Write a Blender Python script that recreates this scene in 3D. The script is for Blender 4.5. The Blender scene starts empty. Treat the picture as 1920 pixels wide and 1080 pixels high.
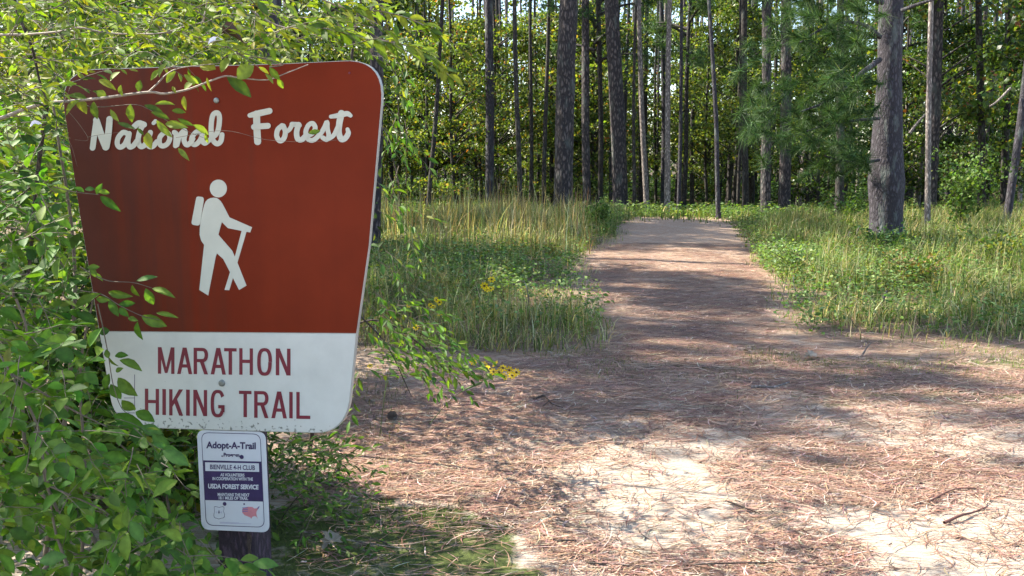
import bpy, math, random
import numpy as np
from mathutils import Vector, Matrix
from mathutils.geometry import tessellate_polygon

rng = np.random.default_rng(11)
random.seed(11)
S = bpy.context.scene
COL = S.collection

# ------------------------------------------------------------------ camera
F_PX = 1653.0
PITCH = math.radians(8.26)
CAM = np.array([0.0, 0.0, 1.6])
cam_data = bpy.data.cameras.new("camera")
cam_data.sensor_width = 36.0
cam_data.lens = 36.0 * F_PX / 1920.0
cam_data.clip_end = 2000.0
cam = bpy.data.objects.new("camera", cam_data)
COL.objects.link(cam)
cam.location = CAM
cam.rotation_euler = (math.radians(90) - PITCH, 0, 0)
S.camera = cam

# ------------------------------------------------------------------ light
SUN_EL = math.radians(43)
SUN_AZ = math.atan2(-0.93, 0.30)          # towards the sun, measured from +Y to +X
sun_dir = Vector((math.sin(SUN_AZ) * math.cos(SUN_EL), math.cos(SUN_AZ) * math.cos(SUN_EL), math.sin(SUN_EL)))
world = bpy.data.worlds.new("World")
S.world = world
world.use_nodes = True
wn = world.node_tree
bg = wn.nodes["Background"]
sky = wn.nodes.new("ShaderNodeTexSky")
sky.sky_type = 'NISHITA'
sky.sun_disc = False
sky.sun_elevation = SUN_EL
sky.sun_rotation = SUN_AZ
wn.links.new(sky.outputs[0], bg.inputs[0])
bg.inputs[1].default_value = 0.13
sl = bpy.data.lights.new("sun", 'SUN')
sl.energy = 5.0
sl.angle = math.radians(0.55)
sl.color = (1.0, 0.92, 0.79)
sun = bpy.data.objects.new("sun", sl)
COL.objects.link(sun)
sun.rotation_euler = (-sun_dir).to_track_quat('-Z', 'Y').to_euler()
S.view_settings.view_transform = 'Standard'
S.view_settings.look = 'None'
S.view_settings.exposure = 1.8
S.view_settings.gamma = 1.0
S.view_settings.use_curve_mapping = False
S.cycles.use_denoising = True
S.cycles.max_bounces = 6
S.cycles.diffuse_bounces = 4
S.cycles.transmission_bounces = 4
S.cycles.sample_clamp_indirect = 6.0

# ------------------------------------------------------------------ projection helpers
Fv = np.array([0, math.cos(PITCH), -math.sin(PITCH)])
Uv = np.array([0, math.sin(PITCH), math.cos(PITCH)])
Rv = np.array([1.0, 0, 0])

def ray(px, py):
    return Fv + Rv * ((px - 960) / F_PX) + Uv * ((540 - py) / F_PX)

def at(px, py, Y):
    d = ray(px, py)
    return CAM + d * (Y / d[1])

def proj(P):
    q = np.asarray(P, float) - CAM
    dep = q @ Fv
    dep = np.where(np.abs(dep) < 1e-6, 1e-6, dep)
    return 960 + F_PX * (q @ Rv) / dep, 540 - F_PX * (q @ Uv) / dep, dep

def smooth(a, b, x):
    t = np.clip((np.asarray(x, float) - a) / (b - a), 0, 1)
    return t * t * (3 - 2 * t)

_perm = np.random.default_rng(5).permutation(512)
_pv = np.random.default_rng(6).random(512)
def vnoise(x, y):
    xi = np.floor(x).astype(int); yi = np.floor(y).astype(int)
    xf = x - xi; yf = y - yi
    u = xf * xf * (3 - 2 * xf); v = yf * yf * (3 - 2 * yf)
    def h(a, b):
        return _pv[(_perm[(a & 511)] + b) & 511]
    return (h(xi, yi) * (1 - u) + h(xi + 1, yi) * u) * (1 - v) + (h(xi, yi + 1) * (1 - u) + h(xi + 1, yi + 1) * u) * v
def fbm(x, y, o=4):
    s = 0; a = .5; t = 0
    for i in range(o):
        s = s + a * vnoise(x * 2 ** i + 17 * i, y * 2 ** i + 5 * i); t += a; a *= .5
    return s / t

def pin_poly(px, py, poly):
    px = np.asarray(px, float); py = np.asarray(py, float)
    ins = np.zeros(px.shape, bool); n = len(poly)
    for i in range(n):
        x1, y1 = poly[i]; x2, y2 = poly[(i + 1) % n]
        c = ((y1 > py) != (y2 > py)) & (px < (x2 - x1) * (py - y1) / ((y2 - y1) + 1e-12) + x1)
        ins ^= c
    return ins

ROW = np.array([398, 410, 440, 480, 520, 560, 600, 640, 665, 690, 740, 1200.])
TL = np.array([1245, 1195, 1160, 1095, 1095, 1120, 1132, 1135, 1050, 760, 560, 560.])
TR = np.array([1290, 1350, 1385, 1420, 1440, 1450, 1440, 1470, 1580, 1850, 2600, 3600.])
def trail_cover(x, y):
    """1 on the bare trail / clearing, 0 in the verges"""
    P = np.stack([x, y, np.zeros_like(x)], -1)
    px, py, dep = proj(P)
    l = np.interp(py, ROW, TL); r = np.interp(py, ROW, TR)
    w = 26.0
    j = 90 * (fbm(x * 1.6, y * 1.6) - .5) + 30 * (fbm(x * 6, y * 6) - .5)
    l = l + j; r = r - j
    c = smooth(-w * .7, w, px - l) * smooth(-w * .7, w, r - px)
    c = np.where(py < 398, c * smooth(390, 400, py), c)
    c = np.where((dep < 1.0), 1.0, c)
    return c

def verge_dist(x, y):
    px, py, dep = proj(np.stack([x, y, np.zeros_like(x)], -1))
    l = np.interp(py, ROW, TL); r = np.interp(py, ROW, TR)
    d = np.maximum(l - px, px - r) / F_PX * dep + .5 * (fbm(x * 1.4, y * 1.4, 3) - .5)
    return smooth(-.42, .75, d) * (.25 + .75 * smooth(700, 610, py)) 

def gz(x, y):
    x = np.asarray(x, float); y = np.asarray(y, float)
    z = -0.75 * smooth(23, 40, y)
    z = z + 0.05 * (fbm(x * .5 + 3, y * .5, 3) - .5) + .025 * (fbm(x * 2.2, y * 2.2, 3) - .5)
    z = z + .13 * smooth(5.4, 3.0, x) * np.exp(-((y - 21.5) / 3.0) ** 2)
    z = z + 0.9 * smooth(60, 160, y) + 0.35 * smooth(12, 40, np.abs(x))
    return z

# ------------------------------------------------------------------ mesh helpers
def mesh_np(name, V, F, col=None, mat=None, smooth_shade=False, uv=None):
    V = np.asarray(V, np.float32); F = np.asarray(F, np.int32)
    me = bpy.data.meshes.new(name)
    k = F.shape[1]
    me.vertices.add(len(V)); me.vertices.foreach_set("co", V.ravel())
    me.loops.add(F.size); me.loops.foreach_set("vertex_index", F.ravel())
    me.polygons.add(len(F))
    me.polygons.foreach_set("loop_start", np.arange(0, F.size, k, dtype=np.int32))
    me.polygons.foreach_set("loop_total", np.full(len(F), k, np.int32))
    if smooth_shade:
        me.polygons.foreach_set("use_smooth", np.ones(len(F), bool))
    if col is not None:
        a = me.color_attributes.new("Col", 'FLOAT_COLOR', 'POINT')
        c = np.ones((len(V), 4), np.float32); c[:, :3] = col
        a.data.foreach_set("color", c.ravel())
    me.update(calc_edges=True)
    if mat: me.materials.append(mat)
    return me

def obj(name, me, parent=None, loc=None, label=None, cat=None, group=None, kind=None):
    o = bpy.data.objects.new(name, me)
    COL.objects.link(o)
    if parent is not None: o.parent = parent
    if loc is not None: o.location = loc
    if label: o["label"] = label
    if cat: o["category"] = cat
    if group: o["group"] = group
    if kind: o["kind"] = kind
    return o

def thing(name, loc, label, cat, group=None):
    return obj(name, None, None, tuple(float(v) for v in loc), label, cat, group)

def norm(v):
    return v / (np.linalg.norm(v, axis=-1, keepdims=True) + 1e-9)

def frames(d, n):
    d = norm(d); s = norm(np.cross(d, n)); n2 = np.cross(s, d)
    return np.stack([s, d, n2], -1)     # columns: side, along, normal

def scatter(T, TF, pos, M, scale, col, twocol=None):
    """T (k,3) template, M (n,3,3), scale (n,3)"""
    n = len(pos); k = len(T)
    L = T[None] * scale[:, None, :]
    V = np.einsum('nij,nkj->nki', M, L) + pos[:, None, :]
    F = TF[None] + (np.arange(n) * k)[:, None, None]
    C = np.repeat(col[:, None, :], k, 1)
    return V.reshape(-1, 3), F.reshape(-1, TF.shape[1]), C.reshape(-1, 3)

def tube(pts, rad, sides=8, rough=0.0, seed=0, cap=True):
    """tube along pts (n,3) with radii; returns V,F(quads)"""
    pts = np.asarray(pts, float); rad = np.asarray(rad, float); n = len(pts)
    t = norm(np.gradient(pts, axis=0))
    ref = np.array([0, 1.0, 0]) if abs(t[0, 1]) < .8 else np.array([1.0, 0, 0])
    s = norm(np.cross(t, ref)); b = np.cross(t, s)
    a = np.linspace(0, 2 * math.pi, sides, endpoint=False)
    R = rad[:, None] * np.ones((1, sides))
    if rough:
        r2 = np.random.default_rng(seed)
        hh = np.cumsum(np.r_[0, np.linalg.norm(np.diff(pts, axis=0), axis=1)])
        A, H = np.meshgrid(a, hh)
        nz = fbm(np.cos(A) * 2.1 + seed * 3.1, H * 1.1 + np.sin(A) * 2.1, 3) - .5
        nz2 = fbm(np.cos(A) * 9 + seed, H * 4 + np.sin(A) * 9, 2) - .5
        R = R * (1 + rough * nz * 1.6 + rough * .5 * nz2)
    V = pts[:, None] + R[..., None] * (np.cos(a)[None, :, None] * s[:, None] + np.sin(a)[None, :, None] * b[:, None])
    V = V.reshape(-1, 3)
    i = np.arange(n - 1)[:, None] * sides; j = np.arange(sides)[None]; j2 = (j + 1) % sides
    F = np.stack([i + j, i + j2, i + sides + j2, i + sides + j], -1).reshape(-1, 4)
    return V, F

def join(parts):
    V = []; F = []; C = []; o = 0
    for p in parts:
        V.append(p[0]); F.append(p[1] + o); o += len(p[0])
        if len(p) > 2: C.append(p[2])
    return (np.concatenate(V), np.concatenate(F), np.concatenate(C) if C else None)

def catmull(P, n=6):
    P = np.asarray(P, float)
    if len(P) < 3: return P
    Q = np.vstack([2 * P[0] - P[1], P, 2 * P[-1] - P[-2]])
    out = []
    for i in range(1, len(Q) - 2):
        p0, p1, p2, p3 = Q[i - 1:i + 3]
        for t in np.linspace(0, 1, n, endpoint=False):
            out.append(.5 * ((2 * p1) + (-p0 + p2) * t + (2 * p0 - 5 * p1 + 4 * p2 - p3) * t * t + (-p0 + 3 * p1 - 3 * p2 + p3) * t ** 3))
    out.append(Q[-2])
    return np.array(out)

# ------------------------------------------------------------------ materials
def mat(name):
    m = bpy.data.materials.new(name); m.use_nodes = True
    nt = m.node_tree; nt.nodes.clear()
    out = nt.nodes.new("ShaderNodeOutputMaterial")
    return m, nt, out

def N(nt, t, **kw):
    n = nt.nodes.new(t)
    for k, v in kw.items():
        if k.startswith('i_'):
            key = k[2:]
            key = int(key) if key.isdigit() else key.replace('_', ' ')
            n.inputs[key].default_value = v
        else: setattr(n, k, v)
    return n

def ramp(nt, stops, interp='LINEAR'):
    r = nt.nodes.new("ShaderNodeValToRGB"); cr = r.color_ramp; cr.interpolation = interp
    while len(cr.elements) < len(stops): cr.elements.new(.5)
    for e, (p, c) in zip(cr.elements, stops):
        e.position = p; e.color = (*c, 1) if len(c) == 3 else c
    return r

def leaf_material(name, trans=.45, rough=.38, tcol=(1.35, 1.25, .35), spec=.5):
    m, nt, out = mat(name)
    at_ = N(nt, "ShaderNodeAttribute", attribute_name="Col")
    noi = N(nt, "ShaderNodeTexNoise", i_Scale=60.0, i_Detail=2.0)
    geo = N(nt, "ShaderNodeNewGeometry")
    nt.links.new(geo.outputs['Position'], noi.inputs['Vector'])
    mp = N(nt, "ShaderNodeMapRange", i_1=.3, i_2=.7, i_3=.8, i_4=1.2)
    nt.links.new(noi.outputs['Fac'], mp.inputs[0])
    mul = N(nt, "ShaderNodeVectorMath", operation='SCALE')
    nt.links.new(at_.outputs['Color'], mul.inputs[0]); nt.links.new(mp.outputs[0], mul.inputs['Scale'])
    pr = N(nt, "ShaderNodeBsdfPrincipled", i_Roughness=rough)
    pr.inputs['Specular IOR Level'].default_value = spec
    nt.links.new(mul.outputs[0], pr.inputs['Base Color'])
    tr = N(nt, "ShaderNodeBsdfTranslucent")
    tm = N(nt, "ShaderNodeVectorMath", operation='MULTIPLY'); tm.inputs[1].default_value = tcol
    nt.links.new(mul.outputs[0], tm.inputs[0]); nt.links.new(tm.outputs[0], tr.inputs['Color'])
    mx = N(nt, "ShaderNodeMixShader", i_0=trans)
    nt.links.new(pr.outputs[0], mx.inputs[1]); nt.links.new(tr.outputs[0], mx.inputs[2])
    nt.links.new(mx.outputs[0], out.inputs[0])
    return m

LEAF = leaf_material("leaf", .42, .58, (1.15, 1.25, .3), .28)
FAR_LEAF = leaf_material("far_leaf", .5, .4, (1.4, 1.25, .3), .35)
NEEDLE = leaf_material("pine_needle", .3, .5, (1.3, 1.2, .4), .2)
BLADE = leaf_material("grass_blade", .4, .55, (1.2, 1.2, .5), .3)
STRAW = leaf_material("fallen_needle", .1, .6, (1, 1, 1), .3)
PETAL = leaf_material("petal", .4, .6, (1.2, 1.1, .2), .2)

def bark_material(name, dark, mid, light, sc=1.0, bump=.6, lichen=.0):
    m, nt, out = mat(name)
    tc = N(nt, "ShaderNodeTexCoord")
    mp = N(nt, "ShaderNodeMapping"); mp.inputs['Scale'].default_value = (9 * sc, 9 * sc, 3.2 * sc)
    nt.links.new(tc.outputs['Object'], mp.inputs[0])
    nz = N(nt, "ShaderNodeTexNoise", i_Scale=1.6, i_Detail=5.0)
    nt.links.new(mp.outputs[0], nz.inputs['Vector'])
    add = N(nt, "ShaderNodeVectorMath", operation='MULTIPLY_ADD'); add.inputs[1].default_value = (.8, .8, .8)
    nt.links.new(nz.outputs['Color'], add.inputs[0]); nt.links.new(mp.outputs[0], add.inputs[2])
    vo = N(nt, "ShaderNodeTexVoronoi", feature='DISTANCE_TO_EDGE', i_Scale=1.5)
    nt.links.new(add.outputs[0], vo.inputs['Vector'])
    vc = N(nt, "ShaderNodeTexVoronoi", i_Scale=1.5)
    nt.links.new(add.outputs[0], vc.inputs['Vector'])
    cr = ramp(nt, [(0.0, dark), (.12, dark), (.3, mid), (.9, light)])
    nt.links.new(vo.outputs['Distance'], cr.inputs[0])
    fine = N(nt, "ShaderNodeTexNoise", i_Scale=14.0, i_Detail=6.0, i_Roughness=.7)
    nt.links.new(mp.outputs[0], fine.inputs['Vector'])
    mr = N(nt, "ShaderNodeMapRange", i_1=.3, i_2=.7, i_3=.55, i_4=1.5)
    nt.links.new(fine.outputs['Fac'], mr.inputs[0])
    mul = N(nt, "ShaderNodeVectorMath", operation='SCALE')
    nt.links.new(cr.outputs[0], mul.inputs[0]); nt.links.new(mr.outputs[0], mul.inputs['Scale'])
    mixc = N(nt, "ShaderNodeMix", data_type='RGBA')
    big = N(nt, "ShaderNodeTexNoise", i_Scale=.5, i_Detail=4.0)
    nt.links.new(mp.outputs[0], big.inputs['Vector'])
    lr = N(nt, "ShaderNodeMapRange", i_1=.55, i_2=.7, i_3=0.0, i_4=lichen)
    nt.links.new(big.outputs['Fac'], lr.inputs[0])
    nt.links.new(lr.outputs[0], mixc.inputs[0]); nt.links.new(mul.outputs[0], mixc.inputs[6])
    mixc.inputs[7].default_value = (.25, .3, .26, 1)
    pr = N(nt, "ShaderNodeBsdfPrincipled", i_Roughness=.85)
    nt.links.new(mixc.outputs[2], pr.inputs['Base Color'])
    hm = N(nt, "ShaderNodeMath", operation='MULTIPLY_ADD'); hm.inputs[1].default_value = .25
    mn = N(nt, "ShaderNodeMath", operation='MINIMUM'); mn.inputs[1].default_value = .35
    nt.links.new(vo.outputs['Distance'], mn.inputs[0])
    nt.links.new(fine.outputs['Fac'], hm.inputs[0]); nt.links.new(mn.outputs[0], hm.inputs[2])
    bp = N(nt, "ShaderNodeBump", i_Strength=bump, i_Distance=.06)
    nt.links.new(hm.outputs[0], bp.inputs['Height']); nt.links.new(bp.outputs[0], pr.inputs['Normal'])
    nt.links.new(pr.outputs[0], out.inputs[0])
    return m

PINE_BARK = bark_material("pine_bark", (.025, .02, .022), (.12, .095, .09), (.25, .2, .2), 1.0, 1.0, .25)
GREY_BARK = bark_material("grey_bark", (.025, .021, .027), (.06, .053, .066), (.105, .093, .108), 1.6, .6, .35)
DARK_BARK = bark_material("dark_bark", (.015, .012, .01), (.06, .048, .04), (.13, .105, .09), 1.5, .5, .2)
PALE_BARK = bark_material("pale_bark", (.12, .1, .09), (.35, .3, .27), (.6, .54, .48), 1.5, .4, .1)
TWIG = bark_material("twig_bark", (.08, .06, .045), (.22, .18, .14), (.42, .36, .3), 6, .3, .1)
DTWIG = bark_material("dark_twig", (.03, .02, .015), (.08, .055, .04), (.16, .12, .09), 6, .3, .1)

def flat_mat(name, base, rough=.5, var=.12, sc=8.0, bump=0.0, spec=.5, metal=0.0):
    m, nt, out = mat(name)
    tc = N(nt, "ShaderNodeTexCoord")
    nz = N(nt, "ShaderNodeTexNoise", i_Scale=sc, i_Detail=6.0, i_Roughness=.65)
    nt.links.new(tc.outputs['Object'], nz.inputs['Vector'])
    mr = N(nt, "ShaderNodeMapRange", i_1=.3, i_2=.7, i_3=1 - var, i_4=1 + var)
    nt.links.new(nz.outputs['Fac'], mr.inputs[0])
    c = N(nt, "ShaderNodeVectorMath", operation='SCALE'); c.inputs[0].default_value = base
    nt.links.new(mr.outputs[0], c.inputs['Scale'])
    pr = N(nt, "ShaderNodeBsdfPrincipled", i_Roughness=rough, i_Metallic=metal)
    pr.inputs['Specular IOR Level'].default_value = spec
    nt.links.new(c.outputs[0], pr.inputs['Base Color'])
    if bump:
        bp = N(nt, "ShaderNodeBump", i_Strength=bump, i_Distance=.01)
        nt.links.new(nz.outputs['Fac'], bp.inputs['Height']); nt.links.new(bp.outputs[0], pr.inputs['Normal'])
    nt.links.new(pr.outputs[0], out.inputs[0])
    return m

# sign red: weathered, browner and streaked towards the left half
def red_mat():
    m, nt, out = mat("faded_red_paint")
    tc = N(nt, "ShaderNodeTexCoord")
    sep = N(nt, "ShaderNodeSeparateXYZ"); nt.links.new(tc.outputs['Object'], sep.inputs[0])
    mp = N(nt, "ShaderNodeMapping"); mp.inputs['Scale'].default_value = (14, 14, .9)
    nt.links.new(tc.outputs['Object'], mp.inputs[0])
    st = N(nt, "ShaderNodeTexNoise", i_Scale=1.0, i_Detail=6.0, i_Roughness=.6)
    nt.links.new(mp.outputs[0], st.inputs['Vector'])
    # x position plus streak noise decides how worn
    xr = N(nt, "ShaderNodeMapRange", i_1=-.5, i_2=.22, i_3=1.0, i_4=0.0)
    nt.links.new(sep.outputs[0], xr.inputs[0])
    sm = N(nt, "ShaderNodeMath", operation='MULTIPLY_ADD'); sm.inputs[1].default_value = 1.3
    sub = N(nt, "ShaderNodeMath", operation='SUBTRACT'); sub.inputs[1].default_value = .5
    nt.links.new(st.outputs['Fac'], sub.inputs[0]); nt.links.new(sub.outputs[0], sm.inputs[0]); nt.links.new(xr.outputs[0], sm.inputs[2])
    cr = ramp(nt, [(0.0, (.175, .021, .006)), (.35, (.16, .019, .006)), (.55, (.13, .023, .010)), (.85, (.098, .022, .013)), (1, (.088, .023, .015))])
    nt.links.new(sm.outputs[0], cr.inputs[0])
    nz = N(nt, "ShaderNodeTexNoise", i_Scale=5.0, i_Detail=7.0, i_Roughness=.6)
    nt.links.new(tc.outputs['Object'], nz.inputs['Vector'])
    mr = N(nt, "ShaderNodeMapRange", i_1=.3, i_2=.7, i_3=.9, i_4=1.12)
    nt.links.new(nz.outputs['Fac'], mr.inputs[0])
    c = N(nt, "ShaderNodeVectorMath", operation='SCALE')
    nt.links.new(cr.outputs[0], c.inputs[0]); nt.links.new(mr.outputs[0], c.inputs['Scale'])
    pr = N(nt, "ShaderNodeBsdfPrincipled", i_Roughness=.5)
    pr.inputs['Specular IOR Level'].default_value = .12
    nt.links.new(c.outputs[0], pr.inputs['Base Color'])
    nt.links.new(pr.outputs[0], out.inputs[0])
    return m

def white_mat(name, base, dirt):
    m, nt, out = mat(name)
    tc = N(nt, "ShaderNodeTexCoord")
    sep = N(nt, "ShaderNodeSeparateXYZ"); nt.links.new(tc.outputs['Object'], sep.inputs[0])
    nz = N(nt, "ShaderNodeTexNoise", i_Scale=6.0, i_Detail=8.0, i_Roughness=.65)
    nt.links.new(tc.outputs['Object'], nz.inputs['Vector'])
    cr = ramp(nt, [(.25, tuple(b * .86 for b in base)), (.6, base)])
    nt.links.new(nz.outputs['Fac'], cr.inputs[0])
    # specks of dirt low on the panel
    sp = N(nt, "ShaderNodeTexNoise", i_Scale=70.0, i_Detail=3.0)
    nt.links.new(tc.outputs['Object'], sp.inputs['Vector'])
    zr = N(nt, "ShaderNodeMapRange", i_1=-.64, i_2=-.585, i_3=.13, i_4=-.05)
    nt.links.new(sep.outputs[2], zr.inputs[0])
    ad = N(nt, "ShaderNodeMath", operation='ADD'); nt.links.new(sp.outputs['Fac'], ad.inputs[0]); nt.links.new(zr.outputs[0], ad.inputs[1])
    th = N(nt, "ShaderNodeMapRange", i_1=.68, i_2=.76, i_3=0.0, i_4=dirt)
    nt.links.new(ad.outputs[0], th.inputs[0])
    mx = N(nt, "ShaderNodeMix", data_type='RGBA')
    nt.links.new(th.outputs[0], mx.inputs[0]); nt.links.new(cr.outputs[0], mx.inputs[6]); mx.inputs[7].default_value = (.1, .11, .09, 1)
    pr = N(nt, "ShaderNodeBsdfPrincipled", i_Roughness=.45)
    nt.links.new(mx.outputs[2], pr.inputs['Base Color'])
    nt.links.new(pr.outputs[0], out.inputs[0])
    return m

RED = red_mat()
WHITE = white_mat("white_panel_paint", (.60, .61, .56), .8)
LETTER_W = flat_mat("white_letter", (.56, .56, .48), .5, .06, 12)
LETTER_R = flat_mat("maroon_letter", (.17, .014, .03), .5, .15, 12)
METAL = flat_mat("aluminium_edge", (.45, .46, .45), .45, .15, 10, 0, .5, .6)
BOLT = flat_mat("bolt_metal", (.25, .27, .26), .45, .3, 60, .2, .5, .7)
S_WHITE = flat_mat("small_sign_white", (.62, .64, .68), .35, .05, 8)
S_DARK = flat_mat("small_sign_ink", (.035, .02, .09), .45, .25, 20)
S_PINK = flat_mat("map_pink", (.6, .22, .25), .5, .1, 20)
S_BLUE = flat_mat("map_blue", (.12, .14, .35), .5, .1, 20)
S_GREY = flat_mat("faint_ink", (.35, .33, .5), .5, .1, 20)
GSTEM = flat_mat("green_stem", (.1, .16, .04), .6, .2, 20)
PALE_TWIG = flat_mat("pale_twig_bark", (.27, .22, .175), .6, .5, 25, .3)
MTWIG = flat_mat("brown_twig_bark", (.13, .10, .07), .7, .4, 25, .3)
POST_W = bark_material("post_wood", (.022, .013, .022), (.06, .036, .056), (.10, .068, .09), 3.0, .4, .0)
POST_L = bark_material("worn_post_edge", (.06, .04, .035), (.16, .11, .09), (.3, .23, .19), 5.0, .6, .0)

# ------------------------------------------------------------------ ground
def ground_material():
    m, nt, out = mat("trail_ground")
    geo = N(nt, "ShaderNodeNewGeometry")
    A = N(nt, "ShaderNodeAttribute", attribute_name="Col")
    sp = N(nt, "ShaderNodeSeparateColor"); nt.links.new(A.outputs['Color'], sp.inputs[0])
    def noise(scale, det=5.0, ro=.6, vec=None):
        n = N(nt, "ShaderNodeTexNoise", i_Scale=scale, i_Detail=det, i_Roughness=ro)
        nt.links.new(vec if vec else geo.outputs['Position'], n.inputs['Vector']); return n
    def mix(f, a, b):
        x = N(nt, "ShaderNodeMix", data_type='RGBA')
        for s, i in ((f, 0), (a, 6), (b, 7)):
            if isinstance(s, (tuple, float)): x.inputs[i].default_value = s
            else: nt.links.new(s, x.inputs[i])
        return x.outputs[2]
    def mr(s, a, b, c=0.0, d=1.0):
        n = N(nt, "ShaderNodeMapRange", i_1=a, i_2=b, i_3=c, i_4=d); nt.links.new(s, n.inputs[0]); return n.outputs[0]
    def math_(op, a, b):
        n = N(nt, "ShaderNodeMath", operation=op)
        for i, s in enumerate((a, b)):
            if isinstance(s, float): n.inputs[i].default_value = s
            else: nt.links.new(s, n.inputs[i])
        return n.outputs[0]
    n1 = noise(1.5, 6); n2 = noise(9, 7, .7); n3 = noise(60, 5, .7); n4 = noise(260, 3, .7)
    sand = mix(mr(n2.outputs['Fac'], .3, .7), (.37, .30, .225, 1), (.50, .42, .325, 1))
    sand = mix(mr(n4.outputs['Fac'], .35, .75), sand, (.56, .49, .41, 1))
    straw_c = mix(mr(n3.outputs['Fac'], .35, .65), (.165, .08, .046, 1), (.40, .225, .135, 1))
    straw_c = mix(mr(n4.outputs['Fac'], .5, .8), straw_c, (.52, .33, .2, 1))
    # streaky litter: stretched noises in several headings
    w = None
    for ang, sx in ((.25, 75), (-.5, 90), (1.2, 70)):
        mp = N(nt, "ShaderNodeMapping"); mp.inputs['Rotation'].default_value = (0, 0, ang)
        mp.inputs['Scale'].default_value = (sx * .12, sx * 1.9, 1)
        nt.links.new(geo.outputs['Position'], mp.inputs[0])
        q = noise(1.0, 3, .5, mp.outputs[0]).outputs['Fac']
        w = q if w is None else math_('MAXIMUM', w, q)
    wl = mr(w, .5, .72)
    k = math_('ADD', math_('ADD', mr(n1.outputs['Fac'], .3, .7, -.13, .13), mr(n2.outputs['Fac'], .3, .7, -.24, .24)), sp.outputs[0])
    k = math_('ADD', k, math_('MULTIPLY', math_('SUBTRACT', wl, .5), 1.3))
    kk = mr(k, .0, 1.05)
    base = mix(kk, sand, straw_c)
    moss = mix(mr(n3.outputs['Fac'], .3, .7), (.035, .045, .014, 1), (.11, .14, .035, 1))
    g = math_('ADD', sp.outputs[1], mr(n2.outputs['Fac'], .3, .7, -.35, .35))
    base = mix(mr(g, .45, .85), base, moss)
    soil = mix(mr(n3.outputs['Fac'], .3, .7), (.035, .025, .015, 1), (.12, .085, .05, 1))
    base = mix(sp.outputs[2], base, soil)
    pr = N(nt, "ShaderNodeBsdfPrincipled", i_Roughness=.9)
    pr.inputs['Specular IOR Level'].default_value = .2
    nt.links.new(base, pr.inputs['Base Color'])
    h = math_('ADD', math_('MULTIPLY', n2.outputs['Fac'], 1.2), math_('ADD', math_('MULTIPLY', n3.outputs['Fac'], .5), math_('MULTIPLY', wl, .25)))
    bp = N(nt, "ShaderNodeBump", i_Strength=.8, i_Distance=.02)
    nt.links.new(h, bp.inputs['Height']); nt.links.new(bp.outputs[0], pr.inputs['Normal'])
    nt.links.new(pr.outputs[0], out.inputs[0])
    return m

xs = np.concatenate([-np.geomspace(400, 10, 26)[:-1], np.linspace(-10, -3, 36)[:-1], np.linspace(-3, 9, 110)[:-1], np.linspace(9, 16, 24)[:-1], np.geomspace(16, 400, 24)])
ys = np.concatenate([-np.geomspace(300, 1, 16), np.linspace(0, 12, 130)[:-1], np.linspace(12, 30, 90)[:-1], np.geomspace(30, 900, 50)])
GX, GY = np.meshgrid(xs, ys)
GZ = gz(GX, GY)
cov = np.maximum(trail_cover(GX, GY), 1 - .8 * smooth(0.1, .9, verge_dist(GX, GY)))
gpx, gpy, gdep = proj(np.stack([GX, GY, GZ], -1))
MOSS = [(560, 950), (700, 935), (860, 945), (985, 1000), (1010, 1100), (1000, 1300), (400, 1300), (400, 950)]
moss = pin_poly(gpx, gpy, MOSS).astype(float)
rightgreen = smooth(1380, 1560, gpx) * smooth(650, 680, gpy) * (1 - smooth(740, 800, gpy))
midgreen = smooth(1000, 1060, gpx) * (1 - smooth(1400, 1500, gpx)) * smooth(650, 665, gpy) * (1 - smooth(695, 715, gpy))
leftgreen = (1 - smooth(620, 760, gpx)) * smooth(640, 700, gpy) * (1 - smooth(850, 900, gpy))
sandy = smooth(720, 860, gpy) * smooth(560, 1000, gpx + (gpy - 900) * .6) + .45 * smooth(880, 1000, gpy)
sandy = np.clip(sandy * 1.2, 0, 1.0) * .98 * np.where(gdep > 0, 1, 0)
lane = 1 - smooth(0, 130, np.abs(gpx - (1250 + (gpy - 760) * 1.25)))
r = .8 - .56 * sandy - .06 * lane * smooth(740, 800, gpy)
r = np.where(gpy < 690, .9, r)
gcol = np.zeros(GX.shape + (3,))
gcol[..., 0] = np.clip(r, .05, 1.0)
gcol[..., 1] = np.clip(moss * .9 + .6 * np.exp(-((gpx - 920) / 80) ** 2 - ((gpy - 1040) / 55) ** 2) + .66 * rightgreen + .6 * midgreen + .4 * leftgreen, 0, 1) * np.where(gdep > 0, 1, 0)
gcol[..., 2] = np.clip(np.maximum((1 - cov) * .85, smooth(24, 28, GY)), 0, 1)
nx, ny = len(xs), len(ys)
ii = (np.arange(ny - 1)[:, None] * nx + np.arange(nx - 1)[None]).ravel()
GF = np.stack([ii, ii + 1, ii + nx + 1, ii + nx], -1)
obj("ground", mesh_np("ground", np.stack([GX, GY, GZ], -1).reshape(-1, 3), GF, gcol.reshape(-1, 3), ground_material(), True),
    kind="structure", label="sandy ground strewn with pine needles, trail and verges")

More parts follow.
